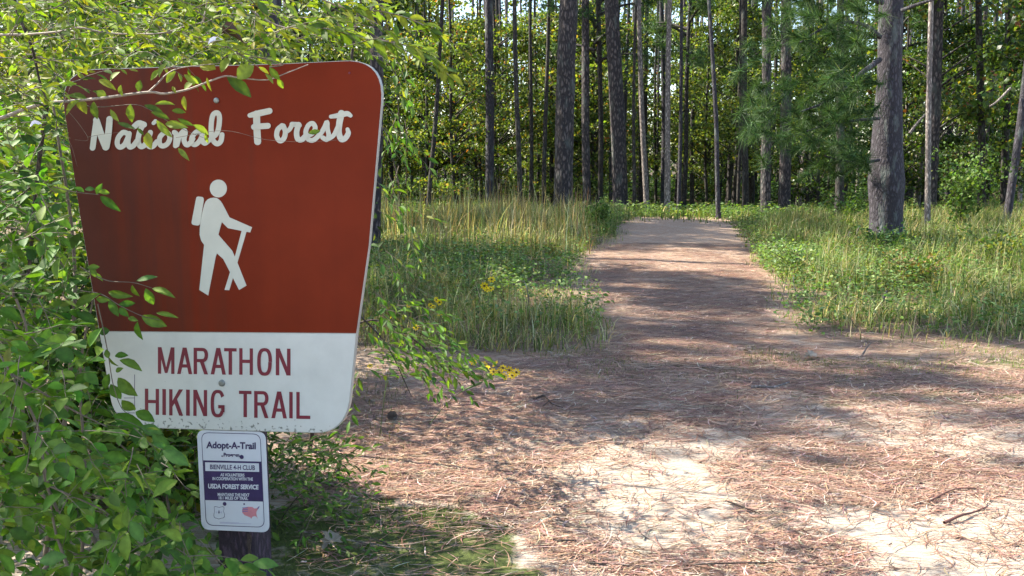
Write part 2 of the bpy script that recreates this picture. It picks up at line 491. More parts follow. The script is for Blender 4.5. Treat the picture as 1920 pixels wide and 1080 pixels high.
# ------------------------------------------------------------------ leaf templates
# near leaf: folded ellipse, length 1 along +y, width 1
def near_leaf(curl=.12, fold=.18, tip=.9):
    rows = [(0.0, 0.0), (.12, .22), (.32, .44), (.55, .5), (.78, .33), (.93, .12)]
    V = []; 
    for y, w in rows:
        z = -curl * y * y
        if w == 0: V.append((0, y, z))
        else: V += [(-w, y, z + fold * w), (0, y, z), (w, y, z + fold * w)]
    V.append((0, 1, -curl))
    F = [(0, 2, 1), (0, 3, 2)]
    for i in range(4):
        a = 1 + 3 * i; b = a + 3
        F += [(a, a + 1, b + 1), (a, b + 1, b), (a + 1, a + 2, b + 2), (a + 1, b + 2, b + 1)]
    a = 13
    F += [(a, a + 1, 16), (a + 1, a + 2, 16)]
    return np.array(V, float), np.array(F)
MID = np.array([1.25] + [.9, 1.3, .9] * 5 + [1.0])[:, None]
LV, LF = near_leaf()
MV = np.array([(0, 0, 0), (-.42, .35, .08), (0, .4, -.02), (.42, .35, .08), (-.3, .72, .02), (.3, .72, .02), (0, 1, -.14)], float)
MF = np.array([(0, 2, 1), (0, 3, 2), (1, 2, 4), (2, 6, 4), (2, 5, 6), (2, 3, 5)])
QV = np.array([(0, 0, 0), (-.4, .5, .06), (.4, .5, .06), (0, 1, -.08)], float)
QF = np.array([(0, 2, 1), (1, 2, 3)])
NV = np.array([(-.5, 0, 0), (.5, 0, 0), (0, 1, 0)], float)
NF = np.array([(0, 1, 2)])

def palette(n, cols, weights=None, var=.22, r=None):
    r = r or rng
    cols = np.array(cols); idx = r.choice(len(cols), n, p=None if weights is None else np.array(weights) / sum(weights))
    c = cols[idx] * (1 + var * r.normal(size=(n, 1)))
    return np.clip(c * (1 + .08 * r.normal(size=(n, 3))), .003, .9)

# ------------------------------------------------------------------ tree crowns (shared meshes)
def broad_crown(seed, H=9.0, R=2.3, z0=1.2, ncl=70, nl=120, size=.125, cols=None, wts=None):
    r = np.random.default_rng(seed)
    P = []; D = []
    lim = []
    for i in range(ncl):
        z = z0 + (H - z0) * r.random() ** .9
        rr = R * (.35 + .65 * math.sin(math.pi * min(1, (z - z0 + 1.0) / (H - z0 + 1.3)))) * math.sqrt(r.random())
        a = r.random() * 6.283
        c = np.array([rr * math.cos(a), rr * math.sin(a), z])
        s = r.uniform(.35, .8)
        n = int(nl * r.uniform(.5, 1.4))
        q = r.normal(size=(n, 3)) * np.array([s, s, s * .38]) * .55 + c
        P.append(q)
        lim.append((np.array([0, 0, max(.6, z - rr * .5)]), c))
    P = np.concatenate(P); n = len(P)
    d = norm(r.normal(size=(n, 3)) + np.array([0, 0, -.4]))
    nn = norm(np.array([0, 0, 1.0]) + .75 * r.normal(size=(n, 3)))
    sc = np.ones((n, 3)) * (size * r.uniform(.6, 1.35, (n, 1)))
    C = palette(n, cols, wts, .25, r)
    V, F, CC = scatter(QV, QF, P, frames(d, nn), sc, C)
    limbs = join([tube(catmull([a, (a + b) / 2 + np.array([0, 0, .12]), b], 3), np.linspace(.035, .008, 7), 4) for a, b in lim[:40]])
    return mesh_np("crown", V, F, CC, FAR_LEAF), mesh_np("limb", limbs[0], limbs[1], None, DARK_BARK)

GREEN = (.06, .11, .025); LIME = (.13, .20, .045); YEL = (.21, .21, .045); ORG = (.26, .11, .03); DKG = (.025, .055, .012); BROWN = (.15, .07, .03)
SAGE = (.2, .26, .1)
sets = [([GREEN, LIME, YEL, ORG, DKG, SAGE], [4, 4, 1.6, .35, 2, 2]), ([GREEN, LIME, YEL, DKG, SAGE], [4, 4, 1, 1, 4]),
        ([GREEN, DKG, LIME, YEL], [5, 4, 2, .6]), ([LIME, YEL, ORG, GREEN, SAGE], [4, 2, .6, 3, 2]), ([DKG, GREEN, BROWN, LIME], [4, 4, .6, 1.5]),
        ([GREEN, LIME, YEL, BROWN], [5, 3, 1, .4])]
CROWNS = [broad_crown(100 + i, H=[8, 10, 7.5, 8.5, 9, 11][i], R=[2.4, 2.6, 2.0, 2.2, 2.5, 2.7][i], z0=[1.0, 2.0, .7, 1.6, 1.2, 2.6][i],
                      ncl=[75, 85, 60, 70, 85, 80][i], cols=sets[i][0], wts=sets[i][1]) for i in range(6)]

def tufts_mesh(name, centers, sizes, n_per, width, cols, wts, seed, axis=None, r=None, matl=NEEDLE):
    r = np.random.default_rng(seed)
    n = len(centers)
    P = np.repeat(centers, n_per, 0); m = len(P)
    ax = np.repeat(axis if axis is not None else norm(r.normal(size=(n, 3)) * np.array([1, 1, .4])), n_per, 0)
    d = norm(r.normal(size=(m, 3)) + ax * .9)
    L = np.repeat(sizes, n_per) * r.uniform(.7, 1.15, m)
    P = P + ax * (L * r.uniform(-.5, .3, m))[:, None]
    sc = np.stack([np.full(m, width), L, L], -1)
    C = palette(m, cols, wts, .25, r)
    V, F, CC = scatter(NV, NF, P, frames(d, r.normal(size=(m, 3))), sc, C)
    return mesh_np(name, V, F, CC, matl)

def pine_crown(seed, z0, H, R):
    r = np.random.default_rng(seed)
    C = []; lim = []
    nlimb = 20
    for i in range(nlimb):
        z = z0 + (H - z0) * (i + r.random()) / nlimb
        k = (z - z0) / (H - z0)
        L = R * (1.05 - .75 * k) * r.uniform(.6, 1.1)
        a = r.random() * 6.283
        e = np.array([L * math.cos(a), L * math.sin(a), z + L * r.uniform(.0, .35)])
        s0 = np.array([0, 0, z])
        lim.append((s0, e))
        for t in r.uniform(.55, 1.02, 16):
            C.append(s0 + (e - s0) * t + r.normal(size=3) * np.array([.24, .24, .16]) * (L / 2))
    C = np.array(C)
    me = tufts_mesh("crown", C, np.full(len(C), .34), 20, .022, [(.05, .11, .03), (.09, .16, .05), (.03, .07, .025)], [3, 2, 2], seed)
    lm = join([tube(catmull([a, (a + b) / 2 + np.array([0, 0, .15]), b], 3), np.linspace(.06, .015, 7), 5) for a, b in lim])
    return me, mesh_np("limb", lm[0], lm[1], None, DARK_BARK)
def shade_crown(seed, z0, H, R, ncl):
    r = np.random.default_rng(seed); C = []; lim = []
    for i in range(ncl):
        z = z0 + (H - z0) * r.random(); a = r.random() * 6.283; q = R * math.sqrt(r.random())
        c = np.array([q * math.cos(a), q * math.sin(a), z]); s = r.uniform(.28, .5)
        lim.append((np.array([0, 0, z - q * .3]), c))
        C.append(c + r.normal(size=(46, 3)) * np.array([s * 1.3, s * 1.3, s * .6]))
    me = tufts_mesh("crown", np.concatenate(C), np.full(46 * ncl, .34), 30, .036, [(.05, .11, .03), (.09, .16, .05), (.03, .07, .025)], [3, 2, 2], seed)
    lm = join([tube(catmull([a, (a + b) / 2 + np.array([0, 0, .15]), b], 3), np.linspace(.06, .015, 7), 5) for a, b in lim])
    return me, mesh_np("limb", lm[0], lm[1], None, DARK_BARK)
SCROWNS = [shade_crown(310, 8, 14, 3.0, 15), shade_crown(311, 9, 15, 3.2, 17), shade_crown(312, 8.5, 15, 3.6, 19)]
PCROWNS = [pine_crown(300, 9.5, 17, 3.2), pine_crown(301, 9.0, 16, 2.6), pine_crown(302, 11, 19, 3.4), pine_crown(303, 5.0, 11, 2.0)]

def trunk_mesh(base, top, r0, r1, bend=0.0, sides=14, rings=30, rough=.12, seed=0, flare=.35, matl=PINE_BARK, profile=None, mid=None):
    """base/top in local coordinates"""
    t = np.linspace(0, 1, rings) ** 1.25
    base = np.array(base, float); top = np.array(top, float)
    pts = base[None] + (top - base)[None] * t[:, None]
    r = np.random.default_rng(seed)
    ph = r.random(2) * 6
    h = pts[:, 2]
    pts[:, 0] += bend * np.sin(h * .45 + ph[0]) * smooth(0, 3, h)
    pts[:, 1] += bend * np.sin(h * .4 + ph[1]) * smooth(0, 3, h)
    if mid is not None:
        pts[:, 0] += mid[1] * np.exp(-((h - mid[0]) / mid[2]) ** 2)
    rad = r0 + (r1 - r0) * t
    rad = rad * (1 + flare * np.exp(-np.maximum(h, 0) / .22))
    if profile: rad = rad * profile(h)
    V, F = tube(pts, rad, sides, rough, seed)
    return mesh_np("trunk", V, F, None, matl, True)

def add_tree(name, pxb, Y, w, pxt, label, cat="tree", group=None, crown=None, H=18.0, matl=PINE_BARK, bend=.03, sides=14, rough=.12,
             cs=1.0, crown_r=None, taper=.6, flare=.35, profile=None, mid=None, rings=30, x=None):
    """pxb: picture column of the base, pxt: column where the stem leaves the top of the picture"""
    zb = None
    if x is None:
        B = at(pxb, 400, Y)
    else:
        B = np.array([x, Y, 0.0])
    zg = float(gz(B[0], Y)) - .06
    t = at(pxt, 0, Y) if x is None else np.array([x + (pxt or 0), Y, 7.0])
    tb = at(pxb, 370, Y) if x is None else B
    lean = (t[0] - tb[0]) / (t[2] - tb[2]) if x is None else (pxt or 0) / 7.0
    bx = tb[0] - lean * (tb[2] - zg) if x is None else B[0]
    dep = np.dot(np.array([bx, Y, zg]) - CAM, Fv)
    r0 = w / 2 / F_PX * dep
    root = thing(name, (bx, Y, zg), label, cat, group)
    seed = int(abs(pxb or x * 31) * 7 + Y * 13) % 9973
    me = trunk_mesh((0, 0, -.1), (lean * H, 0, H), r0, r0 * taper, bend, sides, rings, rough, seed, flare, matl, profile, mid)
    tr = obj("trunk", me, root)
    if crown:
        c = obj("crown", crown[0], root, (lean * H * .6, 0, 0)); c.scale = (cs, cs, cs if crown_r is None else crown_r)
        c.rotation_euler.z = (seed % 628) / 100
        l = obj("limb", crown[1], root, (lean * H * .6, 0, 0)); l.scale = c.scale; l.rotation_euler = c.rotation_euler
    return root

# ------------------------------------------------------------------ named trees
bulge = lambda h: 1 + .0 * h + .10 * np.exp(-((h - 1.25) / .28) ** 2) - .02 * np.exp(-((h - .55) / .2) ** 2) - .26 * smooth(1.4, 3.2, h)
big_right = add_tree("pine_tree", 1662, 16.6, 60, 1670, "thick grey pine trunk with a swollen ring near its foot, right of the trail", "tree", None, None, 17,
                     GREY_BARK, .02, 28, .10, taper=.75, flare=.05, profile=bulge, rings=90)
add_tree("pine_tree", 1056, 24.0, 36, 1067, "rough barked pine with pale flaking plates standing left of the trail mouth", "tree", None, PCROWNS[0], 18, PINE_BARK, .03, 24, .13, taper=.72, rings=80)
add_tree("pine_tree", 1163, 28.0, 29, 1148, "smooth dark pine leaning slightly left, where the trail disappears", "tree", None, PCROWNS[2], 20, PINE_BARK, .03, 20, .08, taper=.62, rings=50)
NAMED = [
 # px base, Y, width, px top, label, bark, crown idx (None) , bend
 (1101, 28.5, 16, 1096, "mid sized pine just right of the rough barked pine", PINE_BARK, 1, .03),
 (1126, 29.5, 10, 1122, "slim dark stem between the rough pine and the leaning pine", DARK_BARK, 3, .04),
 (1745, 25, 22, 1757, "straight pine with a sunlit pale streak, right of the thick grey trunk", PINE_BARK, 1, .03),
 (1740, 19.5, 11, 1748, "thin crooked pale-barked stem with a white foot", PALE_BARK, None, .04),
 (1841, 26, 15, 1838, "dark mossy stem near the right side, behind the bushes", DARK_BARK, None, .05),
 (1893, 20, 15, 1940, "slanting dark stem leaning out towards the right edge", GREY_BARK, None, .03),
 (1884, 26, 14, 1888, "upright dark stem beside the slanting stem at the right edge", DARK_BARK, 1, .04),
 (1574, 24, 17, 1578, "short dark stub trunk below the hanging pine needles", DARK_BARK, None, .03),
 (1471, 27, 22, 1476, "pine with reddish upper bark behind the needle boughs", PINE_BARK, 1, .03),
 (1436, 26, 19, 1436, "dark straight pine right of the curved sapling", PINE_BARK, 0, .02),
 (1398, 28, 13, 1396, "dark pine with a thinner twin stem beside it", DARK_BARK, 1, .03),
 (1384, 28.5, 7, 1388, "thinner twin stem beside a dark pine", DARK_BARK, None, .05),
 (1346, 24.5, 9, 1329, "curved grey sapling at the right verge of the trail end", GREY_BARK, None, .05),
 (1273, 28, 8, 1279, "slender straight sapling above the middle of the trail end", GREY_BARK, None, .03),
 (1251, 27.5, 12, 1257, "sunlit pale stem directly behind the slender sapling", PALE_BARK, None, .04),
 (1212, 28.5, 11, 1198, "pale sunlit stem leaning left over the trail end", PALE_BARK, None, .04),
 (1189, 27.5, 7, 1194, "thin dark sapling right of the leaning pine", DARK_BARK, None, .05),
 (975, 22.5, 10, 969, "dark sapling rising from the tall tan grass", DARK_BARK, None, .06),
 (804, 25, 9, 829, "dark sapling leaning right beyond the grassy bank", DARK_BARK, None, .04),
 (701, 15.5, 26, 706, "dark pine rising right behind the edge of the red sign", PINE_BARK, 2, .03),
 (510, 12.5, 44, 508, "broad grey trunk seen through the leaves above the sign", GREY_BARK, None, .02),
 (918, 29, 17, 917, "grey trunk half veiled by leaves left of centre", GREY_BARK, 1, .02),
 (1020, 29, 9, 1027, "thin dark stem just left of the rough barked pine", DARK_BARK, None, .04),
 (995, 30, 8, 996, "thin dark stem beside the sapling in the tall grass", DARK_BARK, None, .04),
]
for (pb, Y, w, pt, lab, mt, ci, bd) in NAMED:
    add_tree("pine_tree" if ci is not None else "slender_tree", pb, Y, w, pt, lab, "tree", None, PCROWNS[ci] if ci is not None else None,
             17 if ci is not None else 12, mt, bd, 12, .12, taper=.6 if ci is not None else .45, rings=26)

# far thin trunks among the leaves
POLES = []
for k, (matl, sd) in enumerate([(DARK_BARK, 1), (DARK_BARK, 2), (GREY_BARK, 3), (DARK_BARK, 4), (PALE_BARK, 5), (DARK_BARK, 6)]):
    POLES.append(trunk_mesh((0, 0, -.3), (rng.uniform(-.6, .6), rng.uniform(-.3, .3), 14), .11, .05, .10, 8, 22, .15, sd, .3, matl))
def zone(px):
    if px < 1040: return "left of the rough barked pine"
    if px < 1180: return "between the rough barked pine and the leaning pine"
    if px < 1350: return "over the trail's far end"
    if px < 1640: return "behind the hanging pine needles"
    return "right of the thick grey trunk"
npole = 185
r = np.random.default_rng(77)
for i in range(npole):
    Y = r.uniform(32, 66)
    px = r.uniform(690, 1960) if i % 4 else r.uniform(1150, 1960)
    if abs(px - 1662) < 20: px += 60
    p = at(px, 380, Y); x = p[0]
    pk = int(r.integers(0, 6)); tone = {2: "grey", 4: "pale"}.get(pk, "dark"); zn = zone(px); far = "far back" if Y > 48 else "midway back"
    root = thing("slender_tree", (x, Y, float(gz(x, Y))), f"thin {tone} trunk {far}, {zn}", "tree", f"thin {tone} trunks {far}, {zn}")
    o = obj("trunk", POLES[pk], root)
    s = r.uniform(.45, 1.25)
    o.scale = (s, s, 1.1); o.rotation_euler.z = r.random() * 6.28

# understory broadleaf trees
under = []
for i in range(64):
    row = i % 4
    Y = [34, 39, 46, 55][row] + r.uniform(-3, 3)
    halfw = .62 * Y
    x = -halfw + 2 * halfw * ((i // 4) + r.uniform(.1, .9)) / 16
    under.append((x, Y, i))
# a few closer ones flanking the trail and behind the sign
under += [(8.0, 49, 2), (5.4, 52, 6), (10.5, 50, 9), (6.6, 60, 2), (4.0, 47, 6)]
under += [(-6.2, 15, 64), (-8.5, 20, 65), (-5.0, 22, 66), (-4.2, 27.5, 67), (-1.9, 30, 68), (15.5, 24, 69), (12.6, 26.5, 70), (10.4, 30, 71), (18, 29, 72), (14.2, 21.5, 73), (-11, 17, 74)]
labs_near = {64: "leafy young tree behind the left half of the sign", 65: "green broadleaf tree farther back behind the sign", 66: "yellow green young tree glimpsed past the sign's right edge",
             67: "sunlit broadleaf tree left of the tall tan grass", 68: "leafy young tree with orange touches behind the sapling in the grass", 69: "leafy tree at the far right behind the slanting stem",
             70: "bushy green tree between the sunlit streaked pine and the mossy stem", 71: "dark leafy young tree right behind the thick grey trunk",
             72: "broadleaf tree deep at the right edge", 73: "low bushy tree right of the pine with the sunlit streak", 74: "leafy tree far left hidden behind the bush"}
for (x, Y, i) in under:
    px = 960 + F_PX * x / Y
    if 1200 < px < 1420: ci = [1, 0, 1, 5][i % 4]
    elif px > 1500: ci = [2, 4, 5, 2][i % 4]
    else: ci = [0, 3, 1, 2][i % 4]
    ci = int(ci)
    zg = float(gz(x, Y))
    if i in labs_near: root = thing("broadleaf_tree", (x, Y, zg), labs_near[i], "tree")
    else:
        hue = ["green and yellow", "pale lime green", "dark green", "yellowish", "deep green", "tall mid green"][ci]; far = "far back" if Y > 42 else "nearer"
        zn = zone(px) if px > 720 else "behind the sign"
        root = thing("broadleaf_tree", (x, Y, zg), f"{hue} leafy tree {far}, {zn}", "tree", f"{hue} broadleaf trees {far}, {zn}")
    o = obj("trunk", POLES[[0, 1, 3, 5][i % 4]], root); o.scale = (.6, .6, .62)
    s = r.uniform(.8, 1.15)
    a = r.random() * 6.28
    for nm, me in (("crown", CROWNS[ci][0]), ("limb", CROWNS[ci][1])):
        c = obj(nm, me, root); c.scale = (s, s, s * r.uniform(.95, 1.0)); c.rotation_euler.z = a

# young pines with hanging soft needles in the middle
for (x, Y, s, lab) in [(6.0, 31, 1.0, "young pine with soft pale needles above the trail end"), (3.4, 36, 1.1, "young pine farther back left of the pale sunlit stem"),
                       (9.0, 36, 1.0, "young pine behind the dark straight pines"), (14.5, 34, 1.1, "young dark green pine deep at the right")]:
    root = thing("young_pine", (x, Y, float(gz(x, Y))), lab, "tree")
    o = obj("trunk", POLES[1], root); o.scale = (.8, .8, .8)
    for nm, me in (("crown", PCROWNS[3][0]), ("limb", PCROWNS[3][1])):
        c = obj(nm, me, root); c.scale = (s, s, s); c.rotation_euler.z = x

# far woods, one mass closing the view
def far_woods():
    r = np.random.default_rng(900)
    ncl = 3200
    a = r.uniform(-1.0, 1.0, ncl)
    Yc = r.uniform(66, 88, ncl)
    X = a * Yc * 1.0
    Z = -1 + 27 * r.random(ncl) ** .9
    Z = np.where(r.random(ncl) < .3, r.uniform(-1, 3, ncl), Z)
    P = np.repeat(np.stack([X, Yc, Z], -1), 48, 0)
    n = len(P)
    P = P + r.normal(size=(n, 3)) * np.array([1.1, 1.1, .6])
    C = palette(n, [GREEN, DKG, LIME, YEL], [4, 5, 2, .8], .25, r)
    V, F, CC = scatter(QV, QF, P, frames(r.normal(size=(n, 3)), norm(np.array([0, 0, 1.]) + .8 * r.normal(size=(n, 3)))), np.ones((n, 3)) * .34 * r.uniform(.6, 1.3, (n, 1)), C)
    obj("far_woods", mesh_np("far_woods", V, F, CC, FAR_LEAF), kind="stuff", label="dense far-off woods closing the view behind the trunks", cat="woods")
far_woods()

# pines standing left of and around the clearing whose crowns dapple it with shade
for j, (x, Y, ci, s, lab) in enumerate([
    (-10.5, 10.5, 0, 1.0, "tall pine beside the clearing, beyond the bush"), (-9.5, 14.2, 1, 1.0, "tall pine farther up the clearing's left side"),
    (-8.5, 20.5, 0, 1.0, "tall pine behind the bush along the grassy bank"),
    (-13.5, 13.5, 2, 1.0, "tall pine in the second row left of the clearing"), (-9.3, 4.0, 1, .9, "tall pine near the clearing's left corner"), (-8.0, 24.3, 2, 1.0, "tall pine by the trail's upper end, among the left trees"),
    (-11.5, 24, 0, 1.1, "tall pine in the left woods"), (-6.5, 26.5, 1, 1.0, "tall pine at the head of the grassy bank"),
    (-15, 4.5, 1, 1.0, "tall pine in the third row left of the clearing")]):
    add_tree("pine_tree", None, Y, 30, .1, lab, "tree", None, SCROWNS[ci], 17, PINE_BARK, .04, 14, .12, cs=s * .68, crown_r=s, x=x)

# ------------------------------------------------------------------ boughs of the thick pine
def boughs():
    dep = 16.3
    loc = np.array(big_right.location)
    limbs = [([(1650, 70), (1622, 48), (1585, 42), (1540, 55), (1500, 80)], .045), ([(1650, 112), (1618, 135), (1590, 160), (1550, 190), (1500, 210)], .05),
             ([(1648, 222), (1610, 225), (1560, 232), (1500, 250)], .035), ([(1648, 300), (1610, 305), (1575, 300), (1545, 292)], .035),
             ([(1655, 5), (1600, -10), (1540, -15), (1480, 0)], .05), ([(1690, 20), (1730, 5), (1790, -10)], .04)]
    rr = np.random.default_rng(8)
    for pts, r0 in limbs:
        P = np.array([at(a, b, dep - .25 * i) for i, (a, b) in enumerate(pts)])
        V, F = tube(catmull(P, 5) - loc, np.linspace(r0, r0 * .3, len(catmull(P, 5))), 7, .15, 3)
        obj("bough", mesh_np("bough", V, F, None, GREY_BARK, True), big_right)
    C = []; ax = []
    for pts, r0 in limbs[:5]:
        P = catmull(np.array([at(a, b, dep - .25 * i) for i, (a, b) in enumerate(pts)]), 6)
        for q in P[len(P) // 3:]:
            for _ in range(1):
                C.append(q + rr.normal(size=3) * np.array([.25, .35, .18])); ax.append((-.7, rr.normal() * .4, rr.normal() * .5))
    spots = [(1500, 90, 26), (1440, 70, 22), (1520, 130, 30), (1480, 170, 30), (1560, 110, 26), (1450, 200, 26), (1500, 240, 34), (1560, 210, 30), (1425, 150, 20),
             (1430, 250, 26), (1500, 290, 20), (1580, 270, 22), (1450, 280, 12), (1410, 215, 18), (1590, 60, 22),
             (1600, 140, 20), (1620, 80, 12), (1540, 20, 26), (1480, 20, 26), (1400, 240, 10), (1610, 200, 16)]
    for a, b, k in spots:
        for _ in range(int(k * .16) + 1):
            C.append(at(a + rr.normal() * 22, b + rr.normal() * 20, dep - 1 + rr.normal() * .6)); ax.append((-.6, rr.normal() * .5, rr.normal() * .6))
    C = np.array(C) - loc; ax = norm(np.array(ax, float))
    me = tufts_mesh("needles", C, rr.uniform(.22, .34, len(C)), 150, .008, [(.045, .10, .028), (.028, .065, .02), (.12, .19, .08)], [3, 3, .9], 81, ax)
    obj("needles", me, big_right, kind="stuff", label="soft green pine needles hanging left of the trunk")
boughs()

# stray dead limbs at the right
for pts, Y, r0, lab in [([(1655, 380), (1640, 400), (1612, 440)], 22, .04, "pale dead limb slanting behind the thick grey trunk"),
                        ([(1705, 250), (1725, 225), (1745, 205)], 24, .04, "dead limb slanting beside the sunlit streaked pine"),
                        ([(1895, 165), (1870, 190), (1855, 200)], 20, .03, "short grey dead limb between the stems at the right")]:
    P = catmull(np.array([at(a, b, Y) for a, b in pts]), 4)
    V, F = tube(P - P[0], np.linspace(r0, r0 * .5, len(P)), 6, .2, 2)
    obj("dead_limb", mesh_np("dead_limb", V, F, None, PALE_BARK, True), None, tuple(P[0]), lab, "branch")

# ------------------------------------------------------------------ grass and undergrowth
def blades(name, x, y, h, w, cols, wts, label, lean=.35, seed=1):
    r = np.random.default_rng(seed)
    n = len(x)
    T = np.array([(-.5, 0, 0), (.5, 0, 0), (-.36, 0, .5), (.36, 0, .5), (0, 0, 1)], float)
    TF = np.array([(0, 1, 3), (0, 3, 2), (2, 3, 4)])
    a = r.random(n) * 6.283
    s = np.stack([np.cos(a), np.sin(a), np.zeros(n)], -1); f = np.stack([-np.sin(a), np.cos(a), np.zeros(n)], -1)
    ln = np.abs(r.normal(size=n)) * lean
    h = h * (.4 + 1.15 * smooth(.3, .72, fbm(x * 1.5, y * 1.5, 3)))
    base = np.stack([x, y, gz(x, y) - .02], -1)
    V = np.zeros((n, 5, 3))
    for k in range(5):
        z = T[k, 2]
        V[:, k] = base + s * (T[k, 0] * w)[:, None] + f * (h * ln * z ** 1.8)[:, None] + np.array([0, 0, 1.0]) * (h * z * (1 - .3 * ln * z))[:, None]
    F = TF[None] + (np.arange(n) * 5)[:, None, None]
    C = palette(n, cols, wts, .25, r) * (.55 + .9 * fbm(x * .9 + 40, y * .9, 3))[:, None]
    C = np.repeat(C[:, None], 5, 1)
    return obj(name, mesh_np(name, V.reshape(-1, 3), F.reshape(-1, 3), C.reshape(-1, 3), BLADE), kind="stuff", label=label, cat="grass")

def sample_area(n, x0, x1, y0, y1, keep, seed, pw=1.0):
    r = np.random.default_rng(seed)
    X = []; Yy = []; tot = 0
    while tot < n:
        y = y0 + (y1 - y0) * r.random(n) ** pw; x = x0 + (x1 - x0) * r.random(n)
        k = r.random(n) < keep(x, y)
        X.append(x[k]); Yy.append(y[k]); tot += k.sum()
        if len(X) > 60: break
    return np.concatenate(X)[:n], np.concatenate(Yy)[:n]

G1 = (.10, .15, .035); G2 = (.17, .22, .06); TAN = (.34, .27, .13); PALE = (.45, .42, .25); G3 = (.05, .09, .025)
def verge(x, y):
    c = 1 - trail_cover(x, y)
    px, py, _ = proj(np.stack([x, y, 0 * x], -1))
    inv = (px > 540) & (px < 2000)
    return np.where(c > .15, 1, 0) * inv * (.12 + .88 * verge_dist(x, y) ** 1.3)
def patch(x, y, s=1.2, th=.42):
    return smooth(th - .12, th + .12, fbm(x * s, y * s, 3))
# left bank
kl = lambda x, y: verge(x, y) * (x < 3.3) * (proj(np.stack([x, y, 0 * x], -1))[0] < 1190) * (.12 + .88 * patch(x, y, 1.2, .46))
x, y = sample_area(42000, -5, 3.6, 7.3, 24, kl, 21, 1.1)
tall = smooth(13, 17, y) * smooth(-3, 0, x)
h = rng.uniform(.12, .38, len(x)) * (1 + .35 * tall) * (.25 + .75 * verge_dist(x, y))
blades("grass", x, y, h, rng.uniform(.004, .010, len(x)) * (1 + y / 20), [G1, G2, TAN, PALE, G3], [3, 4, 4, 3.2, .8], "mixed green and straw coloured grass on the bank left of the trail", .9, 31)
x, y = sample_area(2500, -5, 2.9, 13.5, 23, lambda x, y: kl(x, y) * (proj(np.stack([x, y, 0 * x], -1))[0] < 1120), 22)
blades("tall_grass", x, y, rng.uniform(.3, .95, len(x)), rng.uniform(.010, .018, len(x)), [TAN, PALE, (.28, .2, .1), G2], [4, 2.2, 2, 1.5], "tall tan seed grass at the foot of the rough barked pine", .3, 32)
# right bank
kr = lambda x, y: verge(x, y) * (proj(np.stack([x, y, 0 * x], -1))[0] > 1370) * (.10 + .90 * patch(x, y, 1.1, .47))
x, y = sample_area(52000, 1.2, 15, 6.7, 24, kr, 23, 1.1)
h = rng.uniform(.10, .45, len(x)) * (.18 + .85 * verge_dist(x, y)) * (.42 + .58 * smooth(7.5, 11, y))
blades("grass", x, y, h, rng.uniform(.004, .010, len(x)) * (1 + y / 20), [G1, G2, G3, TAN, PALE], [4, 4, 2, 3, 2.2], "shaggy green grass on the bank right of the trail", .95, 33)
# forest floor beyond
kf = lambda x, y: (np.abs(x) < .62 * y) * (.25 + .75 * patch(x, y, .6)) * (1 - trail_cover(x, y) * (1 - smooth(21.5, 23.5, y)))
x, y = sample_area(46000, -14, 26, 20.5, 46, kf, 24)
blades("grass", x, y, rng.uniform(.12, .36, len(x)) * (.35 + .65 * smooth(22, 27, y)), rng.uniform(.016, .034, len(x)), [G1, G2, G3, TAN, LIME], [5, 4, 2, 1, 2], "low green growth on the forest floor beyond the trail", .45, 34)
# short blades in the clearing
def kc(x, y):
    px, py, _ = proj(np.stack([x, y, 0 * x], -1))
    m = pin_poly(px, py, [(580, 950), (700, 935), (880, 945), (975, 1000), (1000, 1100), (1000, 1300), (400, 1300), (400, 950)]) * .6
    g = ((py > 650) & (py < 715) & (px > 980) & (px < 1500)) * .7 + ((py > 650) & (py < 780) & (px > 1380)) * .8 + ((px < 760) & (py > 640) & (py < 900) & (px > 560)) * .55
    return np.clip((m + g) * patch(x, y, 2.5, .45) + .006, 0, 1)
x, y = sample_area(34000, -2.2, 8, 2.4, 8.5, kc, 25)
blades("short_grass", x, y, rng.uniform(.012, .05, len(x)), rng.uniform(.003, .006, len(x)), [G1, (.16, .24, .03), TAN, G3], [4, 5, 1.4, 2], "short mossy grass patches in the clearing", .7, 35)

def weeds(name, x, y, hmax, size, cols, wts, label, seed, per=16):
    r = np.random.default_rng(seed)
    n = len(x); hh = r.uniform(.4, 1, n) * hmax
    P = np.repeat(np.stack([x, y, gz(x, y)], -1), per, 0); m = len(P)
    k = r.random(m); a = r.random(m) * 6.283
    spread = np.repeat(hh, per) * .45 * (.3 + k)
    P = P + np.stack([np.cos(a) * spread * r.random(m), np.sin(a) * spread * r.random(m), np.repeat(hh, per) * k], -1)
    d = np.stack([np.cos(a), np.sin(a), r.uniform(-.5, .5, m)], -1)
    nn = norm(np.array([0, 0, 1.]) + .45 * r.normal(size=(m, 3)))
    sc = np.ones((m, 3)) * size * r.uniform(.6, 1.4, (m, 1)); sc[:, 0] *= .75
    V, F, C = scatter(QV, QF, P, frames(d, nn), sc, palette(m, cols, wts, .25, r))
    obj(name, mesh_np(name, V, F, C, LEAF), kind="stuff", label=label, cat="undergrowth")
W1 = (.12, .2, .06); W2 = (.2, .28, .1); W3 = (.07, .13, .03)
def near_px(cx, cy, sx, sy):
    def f(x, y):
        px, py, _ = proj(np.stack([x, y, 0 * x], -1))
        return np.exp(-((px - cx) / sx) ** 2 - ((py - cy) / sy) ** 2)
    return f
a1, a2, a3, a4, a5 = near_px(1480, 500, 80, 28), near_px(1290, 398, 120, 10), near_px(880, 520, 150, 35), near_px(1120, 425, 35, 20), near_px(1720, 520, 160, 50)
kw = lambda x, y: np.clip((a1(x, y) + a2(x, y) * .8 + a3(x, y) * .8 + a4(x, y) + .7 * a5(x, y) + .16) * (verge(x, y) > .3), 0, 1)
x, y = sample_area(6500, -5, 14, 8, 27, kw, 26)
weeds("undergrowth", x, y, .36, .05, [W1, W2, W3, LIME], [3, 2, 2, 2], "small leafy weeds glinting among the grass beside the trail", 41)
